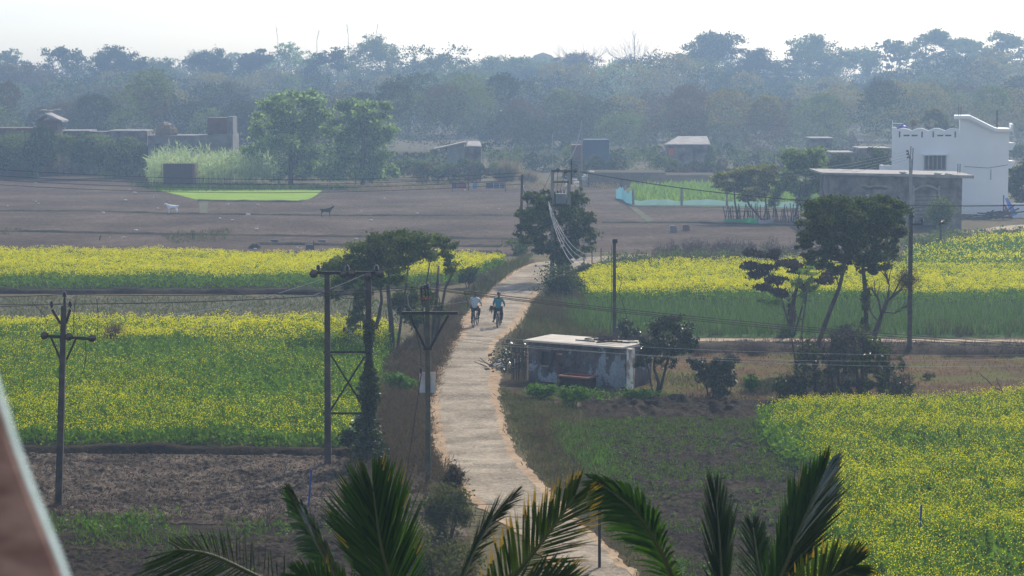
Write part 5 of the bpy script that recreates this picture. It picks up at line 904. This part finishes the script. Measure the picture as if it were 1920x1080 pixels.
wire('faint pale wire from the near road pole arm toward the hut pole', q3(802, 575), q5(1152, 462), .5, .007, 'wire')
for i in range(4):
    wire(['outermost', 'second', 'third', 'innermost'][i] + ' of the four sagging pale cables hanging in front of the tree at the bend', at(1028 + i * .8, 378 + 6 * i, 131), at(1110 - 9 * i, 476 + 9 * i, 120), .9 - .1 * i, .022, 'wire_bright')
for i, (a_, c_) in enumerate([((1709, 400), (1485, 466)), ((1687, 414), (1440, 500)), ((1706, 421), (1480, 492)), ((1704, 424), (1400, 487))]):
    e = at(c_[0], c_[1], 125); wire(['top', 'second', 'third', 'lowest'][i] + ' of the four pale wires running left from the tall pole past the close trees', q6(*a_), e, .35, .016, 'wire_bright')
for i, (yl, yr) in enumerate([(305, 297), (318, 303), (326, 310), (335, 318)]):
    wire(['top', 'second', 'third', 'lowest'][i] + ' of the long thin wires strung across the far field from the left', at(-160, yl, 150), at(979, yr + 27, 154), .8, .018)
wire('long dark wire crossing the net fence plot from the leaning pole to the right', at(1088, 322, 145), at(2000, 382, 128), .9, .03)
wire('thin pale wire low over the dry field right of the hut, the upper one', at(860, 628, 70), at(2100, 662, 74), .3, .0055, 'wire_bright')
wire('thin pale wire low over the dry field right of the hut, the middle one', at(850, 640, 72), at(2100, 664, 80), .45, .0055, 'wire_bright')
wire('thin pale wire low over the dry field right of the hut, the lowest one', at(866, 635, 70), at(2100, 680, 76), .45, .0055, 'wire_bright')
for i in range(4): wire(['top', 'second', 'third', 'lowest'][i] + ' of the faint wires between the small fence trees and the farther grey pole', q7(1702, 284 + 5 * i), at(1340, 330 + 8 * i, 200), .5, .014, 'wire_bright')
# fence along the near garden: blue and dark sticks with wires
FP = []
for x, y0, y1, w, m_, lab in [(545, 990, 924, .05, M['bark'], 'leaning dark fence stick beside the blue one'), (1124, 1078, 949, .075, M['iron'], 'black iron fence post standing on the near road edge')]:
    Yp = Yf(y0); b = MB(); f_ = at(x, y0, Yp); f_.z = 0; post(b, f_, at(x - (10 if x < 600 else 0), y1, Yp), w, w); tag(b.build('fence_post', m_, loc=tuple(f_)), lab, 'fence post'); FP.append((f_, at(x, y1, Yp).z))
M['blue_rod'] = mat('blue_rod', (.02, .07, .30), (.02, .05, .22), 2, .5)
for x, y0, y1, lab in [(578, 965, 880, 'thin blue rod at the edge of the near ploughed field'), (1722, 1037, 946, 'thin blue rod standing in the near mustard field')]:
    Yp = Yf(y0); b = MB(); f_ = at(x, y0, Yp); f_.z = 0; b.tube([f_, at(x + 6, y1, Yp)], .028, 6); tag(b.build('blue_rod', M['blue_rod'], loc=tuple(f_)), lab, 'rod')
for i in range(4):
    a_, c_ = FP[0][0], FP[1][0]; wire(['top', 'second', 'third', 'lowest'][i] + ' strand of the wire fence crossing the near road', a_ + Vector((0, 0, FP[0][1] - .05 - .27 * i)), c_ + Vector((0, 0, FP[1][1] - .05 - .33 * i)), .04, .007, name='fence_wire')
# net fence round the green plot, stick fence under the small trees
M['net_blue'] = leaf_mat('net_blue', (.16, .42, .52), (.22, .50, .58), .4); M['net_pale'] = leaf_mat('net_pale', (.22, .36, .36), (.28, .42, .40), .4); M['net_green'] = leaf_mat('net_green', (.05, .38, .16), (.07, .45, .20), .4); M['net_grey'] = leaf_mat('net_grey', (.30, .30, .34), (.36, .36, .4), .3)
def net(mb, pts, h, seed):
    g = random.Random(seed); P = [gp(*p) for p in pts]; Q = []
    for a_, c_ in zip(P, P[1:]): n = max(1, int((c_ - a_).length / .6)); Q += [a_.lerp(c_, k / n) for k in range(n)]
    Q.append(P[-1]); vs = []
    for i, p in enumerate(Q): hh = h * (g.uniform(.8, 1.12) + .25 * math.sin(i * .45) ** 2); vs += [p + Vector((0, g.uniform(-.1, .1), 0)), p + Vector((0, g.uniform(-.1, .1), hh))]
    mb.add(vs, [(2 * i, 2 * i + 2, 2 * i + 3, 2 * i + 1) for i in range(len(Q) - 1)])
nf = thing('net_fence', tuple(gp(1188, 385)), 'low fence of blue and pale green netting round the pale green plot', 'fence')
b = MB(); net(b, [(1155, 372), (1166, 374), (1174, 380), (1188, 385)], 1.1, 1); b.build('blue_net', M['net_blue'], nf)
b = MB(); net(b, [(1190, 385), (1300, 385), (1400, 387), (1560, 392)], .48, 2); b.build('pale_net', M['net_pale'], nf)
for x, y0, h in ((1173, 375, 1.5), (1187, 386, 1.75), (1278, 386, 1.75), (1363, 388, 1.7), (1495, 391, 1.6)): b = MB(); p = gp(x, y0); b.box((p.x, p.y, h / 2), (.22, .18, h)); b.build('post', M['concrete_far'], nf)
sf = thing('stick_fence', tuple(gp(1420, 418)), 'rough stick fence hung with green and grey sheets round the small trees', 'fence')
b = MB(); net(b, [(1357, 419), (1395, 420), (1420, 419)], .42, 3); b.build('green_sheet', M['net_green'], sf)
b = MB(); net(b, [(1421, 421), (1450, 421)], .42, 4); b.build('grey_sheet', M['net_grey'], sf); b = MB(); net(b, [(1478, 416), (1502, 416)], .4, 5); b.build('grey_sheet', M['net_grey'], sf)
b = MB(); rr = random.Random(6)
for i in range(52): p = gp(1359 + i * 2.8, 418 + rr.uniform(-2, 1)); b.tube([p, p + Vector((rr.uniform(-.3, .3), 0, rr.uniform(.9, 1.7)))], .035, 4)
for z in (.6, 1.0): b.tube([gp(1358, 418) + Vector((0, -.05, z)), gp(1504, 418) + Vector((0, -.05, z))], .025, 4)
b.build('sticks', M['twig_dark'], sf)
# clothes drying, stone blocks
cl = thing('clothes_line', tuple(gp(900, 358)), 'row of dark and red clothes drying on a low line at the far field edge', 'laundry'); rr = random.Random(8)
Yc = Yf(359); ends = [at(848, 359, Yc), at(948, 359, Yc)]
for e in ends: b = MB(); b.tube([(e.x, e.y, 0), (e.x, e.y, 1.1)], .04, 5); b.build('post', M['bark'], cl)
b = MB(); b.tube([(ends[0].x, Yc, 1.02), (ends[1].x, Yc, 1.02)], .015, 4); b.build('line', M['wire'], cl)
for x, w, c_ in ((852, .5, (.05, .05, .10)), (862, .6, (.25, .07, .10)), (871, .4, (.22, .06, .08)), (884, .3, (.45, .45, .48)), (891, .45, (.10, .25, .45)), (918, .8, (.05, .07, .12)), (931, .6, (.08, .10, .14)), (942, .5, (.06, .09, .15))):
    b = MB(); p = at(x, 359, Yc); b.box((p.x, Yc, 1.02 - .32), (w, .04, .62)); b.build('garment', mat('cloth_%d' % x, c_, None, 3), cl)
M['block'] = mat('stone_block', (.13, .12, .13), (.09, .08, .09), 3)
for i, (x, y, w, h, d, m_, lab) in enumerate([(1263, 436, 13, 13, .5, 'far_grey', 'grey block standing on the ploughed land, left of two right of the road'), (1287, 433, 13, 12, .5, 'far_brick', 'reddish block standing on the ploughed land, right of two right of the road'), (515, 458, 13, 7, .35, 'block', 'upper left of the small dark blocks on the ploughed land'), (580, 468, 14, 8, .35, 'block', 'lower of the small dark blocks on the ploughed land'), (604, 459, 13, 7, .35, 'block', 'right of the small dark blocks on the ploughed land'), (478, 466, 12, 11, .35, 'bark', 'dark earthy mound left of the small dark blocks')]):
    p = gp(x, y); s = F / p.y; b = MB(); W, Hh = w / s, h / s
    if i == 5: b.ball((p.x, p.y, 0), Hh, 9, 6, (1.1, 1, 1), .15, rr)
    else: b.prism([(p.x - W / 2, p.y, 0), (p.x + W / 2, p.y, 0), (p.x + W * (.5 if i > 1 else .42), p.y, Hh * .8), (p.x + W * .2, p.y, Hh), (p.x - W * .45, p.y, Hh)], (0, d, 0)); 
    if 1 < i < 5: b.box((p.x, p.y + d / 2, Hh + .04), (W * 1.15, d * 1.2, .07))
    tag(b.build('stone_block' if i < 5 else 'earth_mound', M[m_], loc=(p.x, p.y, 0)), lab, 'block' if i < 5 else 'mound')
# dead branch on the right
b = MB(); D0 = lambda x, y: Vector((gp(x, 738).x, gp(x, 738).y, at(x, y, gp(x, 738).y).z))
b.tube([D0(1835, 700), D0(1850, 712), D0(1862, 725), D0(1880, 733), D0(1900, 737), D0(1925, 733)], [.012, .02, .03, .04, .05, .06], 6); b.tube([D0(1862, 725), D0(1850, 735), D0(1842, 742)], .015, 5); b.tube([D0(1880, 733), D0(1872, 720), D0(1868, 712)], .014, 5)
tag(b.build('fallen_branch', M['bark'], loc=tuple(D0(1890, 738))), 'curved dead branch lying at the edge of the near mustard on the right', 'branch')
# ------------------------------------------------------------------ people, bicycles, goats, bird
def skin(name, chains, mats, parent=None, loc=(0, 0, 0), rot=0, sub=1, sq=None):
    """chains: lists of (key, (x,y,z), r); the same key joins chains"""
    idx = {}; vs = []; rs = []; es = []
    for ch in chains:
        prev = None
        for key, *rest in ch:
            if key not in idx: idx[key] = len(vs); vs.append(rest[0]); rs.append(rest[1])
            if prev is not None: es.append((prev, idx[key]))
            prev = idx[key]
    me = bpy.data.meshes.new(name); me.from_pydata(vs, es, []); o = link(name, me); md = o.modifiers.new('s', 'SKIN'); md.use_smooth_shade = True
    lay = me.skin_vertices[0].data
    for i, r in enumerate(rs): lay[i].radius = (r, r) if not isinstance(r, tuple) else r; lay[i].use_root = (i == 0)
    if sub: sm = o.modifiers.new('u', 'SUBSURF'); sm.levels = sub; sm.render_levels = sub
    bpy.context.view_layer.update(); dg = bpy.context.evaluated_depsgraph_get(); m2 = bpy.data.meshes.new_from_object(o.evaluated_get(dg)); m2.name = name
    o.modifiers.clear(); o.data = m2; m2.materials.clear(); m2.materials.append(mats); o.parent = parent; o.location = loc; o.rotation_euler = (0, 0, rot); return o
M['skin'] = mat('dark_skin', (.10, .05, .03), (.08, .04, .025), 5, .6); M['hair'] = mat('black_hair', (.012, .010, .010), None, 5, .5)
M['rubber'] = mat('rubber', (.02, .02, .02), None, 5, .8); M['bike_steel'] = mat('bike_steel', (.06, .06, .065), None, 5, .4, metal=.6); M['trousers'] = mat('trousers', (.018, .022, .038), (.012, .014, .025), 4)
def placed(mb, name, m, root):
    me = mb.build(name, m); me.parent = root; return me
def bicycle(px, py, rz, label):
    p = gp(px, py); r = thing('bicycle', (p.x, p.y + .45, .032), label, 'bicycle'); r.rotation_euler = (0, 0, rz)
    for y in (-.53, .53):
        b = MB(); pts = [(0, y + .33 * math.cos(a), .345 + .33 * math.sin(a)) for a in [2 * math.pi * k / 24 for k in range(25)]]; b.tube(pts, .022, 6, False); w = placed(b, 'wheel', M['rubber'], r)
        b = MB(); b.tube([(-.05, y, .345), (.05, y, .345)], .025, 6)
        for k in range(9): a = math.pi * k / 9; b.tube([(0, y + .31 * math.cos(a), .345 + .31 * math.sin(a)), (0, y - .31 * math.cos(a), .345 - .31 * math.sin(a))], .003, 3)
        s = placed(b, 'spokes', M['bike_steel'], w)
    b = MB(); BB = (0, -.06, .32); ST = (0, -.20, .80); HT = (0, .36, .82); HB = (0, .40, .66)
    for a, c in ((BB, ST), (ST, HT), (BB, HB), (HT, HB)): b.tube([a, c], .017, 6)
    for s in (-.05, .05): b.tube([(s, -.53, .345), BB], .010, 5); b.tube([(s, -.53, .345), ST], .009, 5); b.tube([(s, .53, .345), HB], .012, 5)
    placed(b, 'frame', M['bike_steel'], r)
    b = MB(); b.tube([ST, (0, -.22, .90)], .013, 6); b.ball((0, -.22, .92), .13, 8, 5, (.75, 1.1, .35)); placed(b, 'saddle', M['rubber'], r)
    b = MB(); b.tube([HT, (0, .36, 1.00)], .014, 6); b.tube([(-.28, .24, 1.03), (-.24, .34, 1.04), (0, .36, 1.0), (.24, .34, 1.04), (.28, .24, 1.03)], .013, 6); placed(b, 'handlebar', M['bike_steel'], r)
    b = MB(); b.box((0, -.56, .75), (.16, .40, .02)); b.tube([(.07, -.7, .74), (.05, -.53, .345)], .008, 4); b.tube([(-.07, -.7, .74), (-.05, -.53, .345)], .008, 4); placed(b, 'luggage_rack', M['bike_steel'], r)
    b = MB(); arc = [(0, -.53 + .38 * math.cos(a), .345 + .38 * math.sin(a)) for a in [math.pi * (.35 + .72 * k / 8) for k in range(9)]]; b.tube(arc, .028, 5); placed(b, 'mudguard', M['bike_steel'], r)
    for s, dz, dy in ((1, .10, .14), (-1, -.10, -.14)): b = MB(); b.tube([(s * .04, -.06, .32), (s * .09, -.06 + dy, .32 + dz)], .010, 5); b.box((s * .15, -.06 + dy, .32 + dz), (.10, .09, .025)); placed(b, 'pedal', M['rubber'], r)
    return r, p
def rider(px, py, rz, label, shirt, hair_cap, feet):
    p = gp(px, py); r = thing('person', (p.x, p.y + .45, .032), label, 'person'); r.rotation_euler = (0, 0, rz)
    fl, fr = feet
    J = dict(pel=(0, -.20, 1.00), spn=(0, -.14, 1.18), chs=(0, -.04, 1.36), nk=(0, .03, 1.50), hd0=(0, .06, 1.57), hd=(0, .08, 1.66), hd2=(0, .07, 1.73))
    ch = [[('pel', J['pel'], (.13, .11)), ('spn', J['spn'], (.115, .10)), ('chs', J['chs'], (.145, .11)), ('nk', J['nk'], .055), ('hd0', J['hd0'], .06), ('hd', J['hd'], (.078, .09)), ('hd2', J['hd2'], .06)]]
    for s, k, an, toe in ((-1, fl[0], fl[1], fl[2]), (1, fr[0], fr[1], fr[2])):
        n = 'L' if s < 0 else 'R'; ch.append([('pel',), ('hip' + n, (s * .10, -.14, .96), .085), ('kn' + n, k, .058), ('cf' + n, tuple((a * .6 + b_ * .4) for a, b_ in zip(k, an)), .05), ('an' + n, an, .034), ('toe' + n, toe, .030)])
        ch.append([('chs',), ('sh' + n, (s * .17, -.01, 1.43), .06), ('el' + n, (s * .27, .08, 1.20), .040), ('wr' + n, (s * .275, .22, 1.08), .026), ('ha' + n, (s * .27, .27, 1.06), .030)])
        for q in range(4): ch.append([('ha' + n,), ('f%d' % q + n, (s * (.262 + .01 * q), .315 - .012 * abs(q - 1), 1.05 - .004 * q), .009), ('g%d' % q + n, (s * (.262 + .01 * q), .325 - .01 * q, 1.02), .007)])
        ch.append([('ha' + n,), ('th' + n, (s * .235, .275, 1.045), .009), ('ti' + n, (s * .228, .30, 1.03), .007)])
    skin('body', ch, M['skin'], r)
    # shirt over torso and sleeves
    ch = [[('a', (0, -.21, .93), (.175, .125)), ('b', (0, -.16, 1.12), (.155, .125)), ('c', (0, -.05, 1.35), (.18, .13)), ('d', (0, .00, 1.46), (.11, .085))]]
    for s in (-1, 1): ch.append([('c',), ('s%d' % s, (s * .175, -.01, 1.425), .078), ('e%d' % s, (s * .272, .08, 1.205), .062), ('w%d' % s, (s * .277, .19, 1.11), .048)])
    skin('shirt', ch, shirt, r)
    ch = [[('p', (0, -.20, .98), (.150, .125))]]
    for s, k, an in ((-1, fl[0], fl[1]), (1, fr[0], fr[1])): ch.append([('p',), ('h%d' % s, (s * .105, -.13, .94), .115), ('k%d' % s, k, .082), ('c%d' % s, tuple((a * .5 + b_ * .5) for a, b_ in zip(k, an)), .074), ('n%d' % s, tuple((a * .15 + b_ * .85) for a, b_ in zip(k, an)), .066)])
    skin('trousers', ch, M['trousers'], r)
    b = MB(); b.ball((0, .065, 1.70), .100, 12, 8, (.92, 1.05, 1.0)); placed(b, 'hair', hair_cap, r)
    b = MB(); b.ball((-.085, .08, 1.66), .022, 6, 5, (.5, 1, 1.4)); b.ball((.085, .08, 1.66), .022, 6, 5, (.5, 1, 1.4)); placed(b, 'ears', M['skin'], r)
    for an, toe in ((fl[1], fl[2]), (fr[1], fr[2])): b = MB(); b.tube([(an[0], an[1] - .05, an[2] - .05), toe], [.042, .034], 6); placed(b, 'sandal', M['rubber'], r)
    return r
low = lambda s: ((s * .15, .12, .66), (s * .15, -.20, .30), (s * .16, -.05, .24)); high = lambda s: ((s * .17, .24, .86), (s * .15, .06, .48), (s * .16, .20, .44))
bicycle(891, 615, -.18, 'black bicycle under the rider in the pale grey shirt, on the left'); bicycle(935, 616, -.12, 'black bicycle under the rider in the teal shirt, on the right')
rider(891, 615, -.18, 'cyclist seen from behind in pale blue grey shirt and grey cap, on the left', mat('pale_shirt', (.42, .50, .56), (.36, .44, .50), 4), mat('grey_cap', (.10, .10, .11), None, 5), (low(-1), high(1)))
rider(935, 616, -.12, 'cyclist seen from behind in teal shirt with black hair, on the right', mat('teal_shirt', (.035, .23, .27), (.03, .19, .23), 4), M['hair'], (((-.20, .10, .66), (-.22, -.20, .34), (-.30, -.10, .30)), low(1)))
p = gp(924, 600); b = MB(); rr = random.Random(5); c = gp(935, 616) + Vector((-.36, .55, 1.0))
for i in range(60): d = Vector((rr.gauss(0, .5), rr.gauss(0, .5), -1)).normalized(); s = c + Vector((rr.gauss(0, .03), rr.gauss(0, .03), .1)); b.tube([s, s + d * rr.uniform(.15, .42)], [.012, .005], 4)
b.tube([c + Vector((0, 0, .08)), c + Vector((.08, .06, .07))], .02, 5); tag(b.build('leaf_bundle', M['leaf_dark'], loc=tuple(c)), 'bundle of dark green leaves hanging from the left hand of the teal shirted rider', 'bundle')
def goat(px, py, label, m, rz, head_down=0, s=1.0):
    p = gp(px, py); r = thing('goat', (p.x, p.y, .01), label, 'goat'); r.rotation_euler = (0, 0, rz); r.scale = (s, s, s)
    ch = [[('rump', (-.36, 0, .58), .13), ('bel', (-.05, 0, .55), (.17, .16)), ('che', (.26, 0, .58), .16), ('nk', (.42, 0, .72), .085), ('hd', (.54, 0, .88 - head_down), .075), ('mz', (.68, 0, .82 - head_down), .045)]]
    for x, k in ((-.36, 'rump'), (.26, 'che')):
        for sy in (-1, 1):
            if k == 'rump': ch.append([(k,), ('a%d' % sy, (x + .05, sy * .09, .45), .075), ('b%d' % sy, (x - .06, sy * .10, .28), .035), ('c%d' % sy, (x, sy * .10, .02), .025)])
            else: ch.append([(k,), ('d%d' % sy, (x, sy * .09, .42), .06), ('e%d' % sy, (x + .02, sy * .09, .25), .032), ('f%d' % sy, (x, sy * .09, .02), .025)])
    ch.append([('rump',), ('t1', (-.50, 0, .66), .03), ('t2', (-.57, 0, .60), .02)])
    for sy in (-1, 1): ch.append([('hd',), ('ea%d' % sy, (.50, sy * .10, .86 - head_down), .02), ('eb%d' % sy, (.48, sy * .15, .80 - head_down), .014)])
    skin('body', ch, m, r)
    b = MB()
    for sy in (-1, 1): b.tube([(.52, sy * .03, .94 - head_down), (.46, sy * .05, 1.05 - head_down), (.40, sy * .06, 1.06 - head_down)], [.018, .012, .005], 5)
    placed(b, 'horns', M['bark'], r); return r
goat(323, 401, 'white goat standing on the ploughed land at the left', M['white_trim'], math.pi * .95, .05, 1.15); goat(612, 407, 'black goat standing on the ploughed land', M['hair'], .15, .0, 1.1)
bd = MB(); c = at(1768, 418, 90); bd.ball(c, .05, 8, 6, (2.2, 1, .8)); bd.ball(c + Vector((.12, 0, .05)), .03, 6, 5); bd.add([c, c + Vector((-.10, -.02, .0)), c + Vector((-.24, -.02, -.12)), c + Vector((-.06, 0, -.04))], [(0, 1, 2, 3)]); bd.add([c + Vector((.02, 0, .02)), c + Vector((.14, -.25, .12)), c + Vector((.0, -.30, .10)), c + Vector((-.08, 0, .02))], [(0, 1, 2, 3)]); bd.add([c + Vector((.02, 0, .02)), c + Vector((.14, .25, .12)), c + Vector((.0, .30, .10)), c + Vector((-.08, 0, .02))], [(0, 1, 2, 3)])
tag(bd.build('bird', M['hair'], loc=tuple(c)), 'small dark bird flying right of the tall pole', 'bird')
# ------------------------------------------------------------------ near palms and parapet
M['palm'] = leaf_mat('palm_leaf', (.009, .032, .001), (.034, .088, .004), .48, .12, .4); M['palm_dry'] = leaf_mat('palm_tip', (.20, .13, .015), (.30, .20, .02), .4, .3, .5); M['rachis'] = mat('palm_rib', (.075, .08, .018), (.04, .05, .01), 3, .5)
M['palm_gold'] = leaf_mat('palm_leaf_gold', (.012, .028, .001), (.035, .06, .003), .4, .15, .35); M['palm_gloss'] = leaf_mat('palm_leaf_glossy', (.010, .028, .004), (.02, .045, .006), .2, 1.0, .16)
def bez(pts, n):
    P = [Vector(p) for p in pts]; out = []
    for i in range(n + 1):
        t = i / n * (len(P) - 1); k = min(int(t), len(P) - 2); u = t - k; p0 = P[max(k - 1, 0)]; p1 = P[k]; p2 = P[k + 1]; p3 = P[min(k + 2, len(P) - 1)]
        out.append(.5 * ((2 * p1) + (p2 - p0) * u + (2 * p0 - 5 * p1 + 4 * p2 - p3) * u * u + (3 * p1 - p0 - 3 * p2 + p3) * u ** 3))
    return out
def frond(root, pts, face, L, seed, ang=40, n=62, tipmat=False, droopl=.12, asym=(1, 1), lift=(0, 0), w=.028, m='palm', t0=.12, m2=None):
    """pts: photo pixels + distance; face: direction the leaf plane faces; ang: leaflet angle from the rib"""
    P = bez([at(*p) for p in pts], n * 2); g = random.Random(seed); face = Vector(face).normalized(); mb = MB(); ln = len(P)
    mb.tube(P[::4] + [P[-1]], [.030 * (1 - .85 * i / (ln / 4)) + .004 for i in range(len(P[::4]) + 1)], 5); rb = mb.build('frond', M['rachis'], root, smooth=True); V = []; mi = []; vs = []; fs = []
    lb = MB()
    for i in range(int(ln * t0), ln - 1):
        t = i / (ln - 1); tan = (P[min(i + 1, ln - 1)] - P[i - 1]).normalized(); side0 = tan.cross(face).normalized(); nrm = side0.cross(tan).normalized()
        prof = min(1, .45 + 1.6 * (t - t0)) * (1 - .62 * max(0, (t - .45) / .55) ** 1.6)
        for s in (-1, 1):
            sd = side0 * s; A = R(ang * (1 - .7 * t ** 2) + g.uniform(-5, 5)); l = L * prof * g.uniform(.86, 1.1) * asym[0 if s < 0 else 1]; lf = lift[0 if s < 0 else 1] + g.uniform(-.10, .10)
            d = (tan * math.cos(A) + sd * math.sin(A) + nrm * lf).normalized(); wd = (tan - d * tan.dot(d)).normalized(); p0 = P[i]; wd = (wd + nrm * s * .7 + nrm * g.uniform(-.3, .3)).normalized(); dr = Vector((0, 0, -droopl * l))
            c1 = p0 + d * l * .35 + dr * .12; c2 = p0 + d * l * .75 + dr * .55; c3 = p0 + d * l + dr
            W = w * g.uniform(.75, 1.15) * (.6 + .4 * prof)
            mm = 2 if (m2 and s > 0) else 0; lb.mi = mm; lb.add([p0 - wd * W * .25, p0 + wd * W * .25, c1 + wd * W * .5, c1 - wd * W * .5], [(0, 1, 2, 3)]); lb.add([c1 - wd * W * .5, c1 + wd * W * .5, c2 + wd * W * .38, c2 - wd * W * .38], [(0, 1, 2, 3)])
            lb.mi = 1 if (tipmat and g.random() < tipmat) else mm; lb.add([c2 - wd * W * .38, c2 + wd * W * .38, c3], [(0, 1, 2)])
    # weld leaflet pieces: separate islands are fine, they share position exactly
    lb.build('leaflets', [M[m], M['palm_dry']] + ([M[m2]] if m2 else []), rb); return rb
def palm(px, py, Y, label):
    c = at(px, py, Y); r = thing('palm_tree', (c.x, Y, 0), label, 'palm tree'); mb = MB(); pts = [(c.x + .15 * math.sin(k * .5), Y, c.z * k / 14) for k in range(15)]; mb.tube(pts, [.16 + (.02 if k % 2 else 0) + .04 * (k == 0) for k in range(15)], 12); mb.build('trunk', M['bark_pale'], r, smooth=True)
    mb = MB(); mb.ball((c.x, Y, c.z), .28, 10, 8, (1, 1, 1.3)); mb.build('crownshaft', M['bark'], r); return r
pa = palm(760, 1290, 20.5, 'coconut palm whose fronds rise into the bottom centre left of the view')
frond(pa, [(752, 1290, 20.4), (738, 1130, 20.1), (714, 1020, 20.0), (700, 922, 20.2)], (0, -1, .15), .90, 1, 36, 86, .06, .0, w=.027)
frond(pa, [(740, 1290, 20.4), (610, 1150, 20), (470, 1075, 19.6), (395, 1040, 19.4), (335, 1030, 19.3)], (0, -.9, .3), .85, 2, 70, 30, .05, .0, (1.15, .45), w=.026, m='palm_gold')
frond(pa, [(745, 1290, 20.8), (660, 1130, 21), (604, 1035, 21.3), (570, 975, 21.6), (548, 930, 21.7)], (-.92, -.35, .1), .55, 3, 38, 56, .03, .3, w=.036, m2='palm_gloss')
frond(pa, [(770, 1290, 20.6), (850, 1120, 21), (890, 1030, 21.4), (925, 970, 21.7), (962, 932, 21.9)], (.8, -.5, -.2), .50, 4, 30, 60, .05, .1, w=.036)
frond(pa, [(775, 1290, 20.2), (900, 1160, 19.8), (970, 1075, 19.5), (1025, 1005, 19.3), (1078, 930, 19.2)], (0, -1, .25), .74, 5, 46, 46, .85, .02, w=.026, m='palm_gold', t0=.2)
frond(pa, [(780, 1290, 20.2), (890, 1170, 19.6), (980, 1125, 19), (1040, 1105, 18.7), (1085, 1105, 18.5)], (0, -.8, .5), .52, 6, 55, 46, .2, .05, (1, .6), w=.028, m='palm_gold')
frond(pa, [(750, 1290, 20), (690, 1180, 19.5), (610, 1110, 19.2), (560, 1080, 19)], (-.3, -.9, .3), .55, 7, 50, 44, .05, .1)
pb = palm(1390, 1300, 20.5, 'coconut palm whose fronds rise into the bottom right of the view')
frond(pb, [(1385, 1300, 20.4), (1290, 1140, 20), (1240, 1035, 19.7), (1200, 970, 19.6), (1160, 932, 19.6), (1122, 905, 19.7)], (-.55, -.7, .45), .55, 8, 40, 60, .05, .35, w=.034)
frond(pb, [(1385, 1300, 20.6), (1356, 1120, 20.8), (1350, 1030, 21), (1342, 930, 21.2)], (.5, -.85, .1), .72, 9, 20, 70, .03, .0, w=.030)
frond(pb, [(1395, 1300, 20.5), (1448, 1130, 20.4), (1484, 1035, 20.4), (1512, 965, 20.5), (1543, 892, 20.6)], (-.45, -.85, .25), .80, 10, 25, 70, .04, .05, w=.031, m2='palm_gloss')
frond(pb, [(1400, 1300, 20.2), (1470, 1180, 19.6), (1530, 1105, 19.2), (1575, 1075, 19), (1600, 1062, 18.9)], (0, -.8, .5), .55, 11, 45, 46, .25, .05, w=.028, m='palm_gold')
frond(pb, [(1400, 1300, 20.9), (1440, 1180, 21.4), (1420, 1050, 21.8), (1412, 990, 22)], (.2, -.9, .1), .5, 13, 35, 50, .05, .1)
# out-of-focus parapet beside the camera
YP = 2.3; edge = [(-60, 470), (-30, 600), (0, 693), (24, 770), (46, 840), (70, 905), (92, 960), (114, 1015), (137, 1075), (170, 1170), (230, 1330)]
pw = thing('parapet_wall', (at(0, 1080, YP).x, YP, 0), 'blurred reddish brown masonry wall slanting across the lower left corner', 'wall')
E = [at(x - 26, y + 6, YP) for x, y in edge]; xl = E[0].x - .8; bot = [Vector((E[-1].x, YP, 0)), Vector((xl, YP, 0)), Vector((xl, YP, E[0].z))]
mb = MB(); mb.prism(E + bot, (0, .008, 0)); mb.build('wall_face', mat('red_masonry', (.50, .30, .24), (.24, .13, .105), 14, bump=.004, stretch=(1, 1, 2.5), lo=.36, hi=.62), pw)
vs = []; fs = []
for i, p in enumerate(E): vs += [p + Vector((.0003, .0085, .0003)), p + Vector((.0030, .0085, .001)), p + Vector((.0030, .030, .001)), p + Vector((.0003, .030, .0003))]
for i in range(len(E) - 1):
    for k in range(4): a = 4 * i; fs.append((a + k, a + (k + 1) % 4, a + 4 + (k + 1) % 4, a + 4 + k))
mb = MB(); mb.add(vs, fs); mb.build('plaster_edge', mat('pale_plaster', (.45, .55, .58), (.32, .42, .40), 60), pw)
# ------------------------------------------------------------------ groups of repeats
GR = dict(belt_tree='tall hazy trees of the belt behind the fields', bush='bushes beside the road and fields', thicket='vine covered columns of the thicket below the close pair of trees', power_line='overhead wires between the poles', fence_wire='strands of the fence across the near road', fence_post='thin fence posts', bicycle='bicycles on the road', person='cyclists on the road', goat='goats on the ploughed land', palm_tree='coconut palms in the foreground', bare_tree='leafless trees', hut_tree='small trees beside the hut', round_tree='close pair of round trees', bright_tree='pair of bright green trees', fence_tree='small trees by the net fence', far_tree='dark trees round the white house', roadside_tree='trees behind the double pole', stone_block='stone blocks on the ploughed land', grass_clump='tall grass clumps', stick='sticks on the ploughed land', blue_rod='blue rods', concrete_pole='plain poles', power_pole='single power poles', far_house='small far houses', wooden_post='short wooden posts')
for o in col.objects:
    n_ = o.name.split('.')[0]
    if o.parent is None and n_ in GR and 'category' in o and 'kind' not in o: o['group'] = GR[n_]
# ------------------------------------------------------------------ haze
m, nt, out = new_mat('haze'); v = N(nt, "ShaderNodeVolumePrincipled"); v.inputs["Color"].default_value = (.48, .69, 1.0, 1); v.inputs["Density"].default_value = HAZE; v.inputs["Anisotropy"].default_value = .45
nt.links.new(v.outputs[0], out.inputs["Volume"]); b = MB(); b.box((0, 335, 16.5), (680, 750, 36)); tag(b.build('haze', m), 'thin blue winter haze filling the air over the fields', 'haze', kind='stuff')
